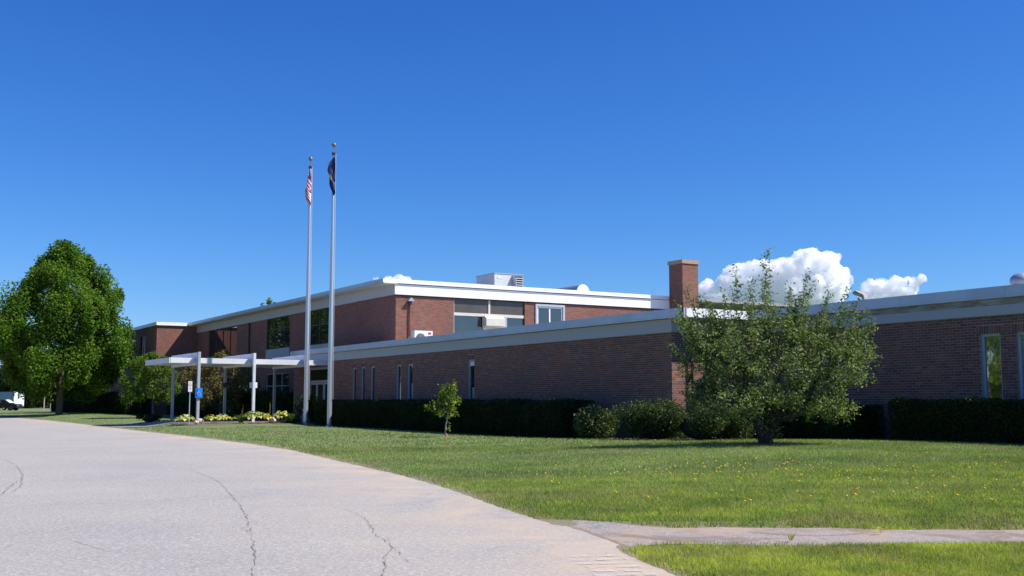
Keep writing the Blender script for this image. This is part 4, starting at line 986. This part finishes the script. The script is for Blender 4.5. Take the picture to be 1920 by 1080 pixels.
# ------------------------------------------------------------------ far left: trailer, car, posts
def wheel(parent, x, y, z, r, w=.2):
    t = MB().tube([(x, y-w/2, z), (x, y+w/2, z)], r, 18).build('wheel', 'rubber', parent)
    MB().tube([(x, y-w/2-.01, z), (x, y-w/2+.03, z)], r*.6, 14).build('rim', 'chrome', t)
base = FV*150+LV*(-67.0)
r = empty('cargo_trailer', (base[0], base[1], tz(base[0], base[1])), label='small enclosed trailer with white rear doors and blue grey side at the far left', cat='trailer')
r.rotation_euler = (0, 0, -HEAD+math.radians(62))
MB().bbox(-.85, .85, 0, 3.6, .5, 2.45, .06).build('body', 'van_blue', r)
MB().box(-.80, -.015, -.04, -.003, .56, 2.36).build('door', 'trailer_white', r); MB().box(.015, .80, -.04, -.003, .56, 2.36).build('door', 'trailer_white', r)
MB().box(-.82, .82, -.02, .1, 2.451, 2.5).build('roof_rail', 'galvanised', r)
MB().box(-.85, .85, -.1, 0.02, .4, .5).build('bumper', 'black_metal', r)
for s in (-1, 1):
    t = MB().tube([(s*.80-.12, 1.8, .34), (s*.80+.12, 1.8, .34)], .34, 16).build('wheel', 'rubber', r)
    MB().tube([(s*.80-.14, 1.8, .34), (s*.80+.14, 1.8, .34)], .2, 12).build('rim', 'chrome', t)
r.scale = (1, 1, 1)
cb = FV*140+LV*(-64.6)
r = empty('parked_car', (cb[0], cb[1], tz(cb[0], cb[1])), label='dark sedan with glinting windscreen cut by the left frame edge', cat='car')
r.rotation_euler = (0, 0, -HEAD+PI)
prof = [(-2.2, .35), (-2.25, .62), (-2.1, .82), (-1.2, .92), (-.55, 1.36), (.55, 1.40), (1.25, .98), (2.05, .88), (2.2, .6), (2.15, .32)]
MB().prism([(x, -.85, z) for x, z in prof][::-1], (0, 1.7, 0)).build('body', 'car_paint', r, smooth=False)
MB().prism([(x, -.86, z) for x, z in [(-1.05, .95), (-.52, 1.30), (.5, 1.33), (1.1, .98)]][::-1], (0, 1.72, 0)).build('side_window', 'car_glass', r)
MB().prism([(-1.22, -.72, .935), (-.60, -.66, 1.345), (-.60, .66, 1.345), (-1.22, .72, .935)], (-.02, 0, .02)).build('windscreen', 'car_glass', r)
MB().prism([(-1.20, -.62, .965), (-.64, -.58, 1.345), (-.64, .58, 1.345), (-1.20, .62, .965)], (-.03, 0, .03)).build('painted_glare', 'trailer_white', r)  # sun glare painted as a white sheet over the windscreen
MB().box(-2.27, -2.2, -.8, -.45, .6, .74).build('headlight', 'chrome', r); MB().box(-2.27, -2.2, .45, .8, .6, .74).build('headlight', 'chrome', r)
for x in (-1.4, 1.4):
    for s in (-1, 1): wheel(r, x, s*.78, .32, .32, .22)
MB().box(-1.2, -.9, -.87, -.855, .75, .8).build('mirror', 'chrome', r)
for i, (px, lab) in enumerate([(-58.7, 'pale upright post in the grass, the left of two before the woods'), (-57.9, 'pale upright post right next to the maple trunk')]):
    p = FV*(140*.99)+LV*px
    r = MB().bbox(-.06, .06, -.06, .06, -.3, 2.2, .01).build('wooden_post', 'wood_post', label=lab, cat='post', group='pale posts beyond the maple'); r.location = (p[0], p[1], tz(p[0], p[1]))

# ------------------------------------------------------------------ lawn grass and flowers
def lawn_ok(x, y):
    d = edgedist(x, y); ok = d > -.10+.20*(np.sin(y*1.7+2*np.sin(y*.9))*.5+.5)*rng.random(len(x))
    ok &= ~onpath(x, y, .02+.06*rng.random(len(x))); ok &= ~walkway(x, y)
    ok &= ~((x > 20.7) & (y > 25.4)); ok &= x < 23.4
    ok &= ~((x > 12.9) & (x < 18.6) & (y > 50.5) & (y < 52.7))
    nearend = (np.abs(pathq(x, y)) < 1.0) & (pathp(x, y) < .8) & (rng.random(len(x)) > .25+.25*np.clip(pathp(x, y), 0, 2))
    bare = 1-.55*(1-sstep(-.1, .4, d)); ok &= rng.random(len(x)) < bare
    return ok & ~nearend
def blades(name, n, z0, z1, h, w, mat, label, power=1., side=.5):
    zf = z0*(z1/z0)**(rng.random(n)**power); l = rng.uniform(-side, side, n)*zf
    x = zf*FV[0]+l*LV[0]; y = zf*FV[1]+l*LV[1]; ok = lawn_ok(x, y); x, y, zf = x[ok], y[ok], zf[ok]; n = len(x)
    zz = terr(x, y); H = h*rng.uniform(.45, 1.25, n)*(1+.4*(zf/z1)); W = w*rng.uniform(.6, 1.3, n)
    rag = (np.abs(np.abs(pathq(x, y))-.72) < .14); H = np.where(rag, H*1.3, H)
    a = rng.random(n)*2*PI; lean = rng.normal(size=(n, 2))*.45
    dx, dy = np.cos(a)*W/2, np.sin(a)*W/2
    V = np.stack([np.stack([x-dx, y-dy, zz-.005], 1), np.stack([x+dx, y+dy, zz-.005], 1), np.stack([x+lean[:, 0]*H, y+lean[:, 1]*H, zz+H], 1)], 1).reshape(-1, 3)
    return link(name, npmesh(name, V, np.arange(3*n).reshape(-1, 3), M[mat]), label=label, cat='grass', kind='stuff')
blades('grass', 620000, 7.2, 17, .034, .0075, 'grass_blade_near', 'coarse yellow-green grass either side of the footpath', side=.52, power=1.7)
blades('grass', 560000, 10.5, 28, .030, .011, 'grass_blade', 'mown green lawn between the road and the building', side=.5, power=.85)
blades('grass', 260000, 25, 100, .035, .03, 'grass_blade', 'distant mown lawn round the flagpoles and trees', side=.5)
# dandelions
px = []; 
for (cl, cf, sl, sf, k) in [(3.1, 17.2, 2.2, 1.6, 60), (4.6, 15.6, 2.0, 1.4, 45), (.6, 17.0, 1.6, 1.4, 28), (5.2, 12.6, 1.6, 1.0, 24), (2.2, 12.8, 1.2, .8, 10), (7, 18, 2.4, 2.2, 14), (-2, 22, 2.5, 4, 10), (6.2, 14.0, 1.5, 1.2, 20)]:
    for _ in range(k): px.append(FV*(cf+rng.normal()*sf*.6)+LV*(cl+rng.normal()*sl*.6))
px = np.array(px); ok = lawn_ok(px[:, 0], px[:, 1]) & (edgedist(px[:, 0], px[:, 1]) > .8); px = px[ok]
mb = MB()
for p in px:
    s = rng.uniform(.011, .02); z = tz(p[0], p[1])+rng.uniform(.05, .09)
    mb.ball((p[0], p[1], z), s, 6, .5)
mb.build('dandelion_flowers', 'dandelion_yellow', label='yellow dandelion blooms scattered over the lawn', cat='flowers', kind='stuff')
# small weeds on the path
for (x, y, lab) in [(8.0, 6.9, 'small weed tuft growing out of the footpath'), (6.95, 6.95, 'weed tuft at the near edge of the footpath')]:
    fern(x, y, .075, lab, 16, 'grass_blade_near', 'weed', .07, .0025)

# ------------------------------------------------------------------ clouds
tex = []
for nm, sz, dp in (('billow_coarse', 80, 3), ('billow_medium', 26, 3), ('billow_fine', 9, 2)):
    t = bpy.data.textures.new(nm, 'CLOUDS'); t.noise_scale = sz; t.noise_depth = dp; tex.append(t)
def cloud(name, label, lumps, dist, seed, vox=5.):
    """lumps: (azimuth deg right of heading, elevation deg, radius deg); one merged closed body of vapour"""
    rg = np.random.default_rng(seed); V = []; F = []; nv = 0; mb = MB(); mb.ball((0, 0, 0), 1, 20); U = np.array(mb.v); Q = np.array(mb.f)
    def put(az, el, rd, dd):
        nonlocal nv
        a, e = math.radians(az), math.radians(el); D = dist+dd
        c = (FV*math.cos(a)+LV*math.sin(a))*math.cos(e)*D+UP*math.sin(e)*D; R_ = math.radians(rd)*dist
        V.append(U*R_+c); F.append(Q+nv); nv += len(U)
    for az, el, rd in lumps:
        put(az, el, rd, rg.uniform(-.3, .3)*math.radians(rd)*dist)
        for k in range(20):
            t = rg.random()*2*PI; s = rg.uniform(.55, 1.02)
            put(az+rd*s*math.cos(t), el+rd*s*math.sin(t)*.85, rd*rg.uniform(.12, .36), -math.radians(rd)*dist*rg.uniform(.1, .95))
    o = link(name, npmesh(name, np.concatenate(V), np.concatenate(F), M['cloud_vapour'], True), label=label, cat='cloud', kind='stuff')
    m = o.modifiers.new('merge', 'REMESH'); m.mode = 'VOXEL'; m.voxel_size = vox
    for t, st_ in zip(tex, (30., 22., 12.)):
        m = o.modifiers.new('billow', 'DISPLACE'); m.texture = t; m.texture_coords = 'GLOBAL'; m.strength = st_; m.mid_level = .5
    return o
def ae(x, y): return (math.degrees(math.atan((x-960)/2071)), math.degrees(math.atan((753-y)/2071)))
def lum(L): return [(*ae(x, y), r*.93/36.1) for x, y, r in L]
cloud('cloud', 'large white cumulus cloud rising behind the fruit tree', lum([(1345, 570, 42), (1390, 530, 36), (1430, 520, 32), (1475, 530, 44), (1520, 505, 34), (1560, 500, 24), (1560, 540, 40), (1500, 560, 50), (1592, 520, 13), (1420, 560, 44), (1330, 545, 20), (1545, 575, 40)]), 4200, 3)
cloud('cloud', 'low flat white cloud just above the right wing roof', lum([(1640, 556, 20), (1665, 550, 18), (1690, 545, 17), (1715, 545, 16), (1735, 536, 9), (1660, 575, 28), (1700, 570, 26), (1625, 570, 16)]), 4400, 5)
cloud('cloud', 'small white cloud puff peeking over the two-storey roof corner', lum([(745, 522, 9), (760, 524, 10), (700, 524, 6), (780, 530, 8), (728, 530, 10)]), 4000, 9)
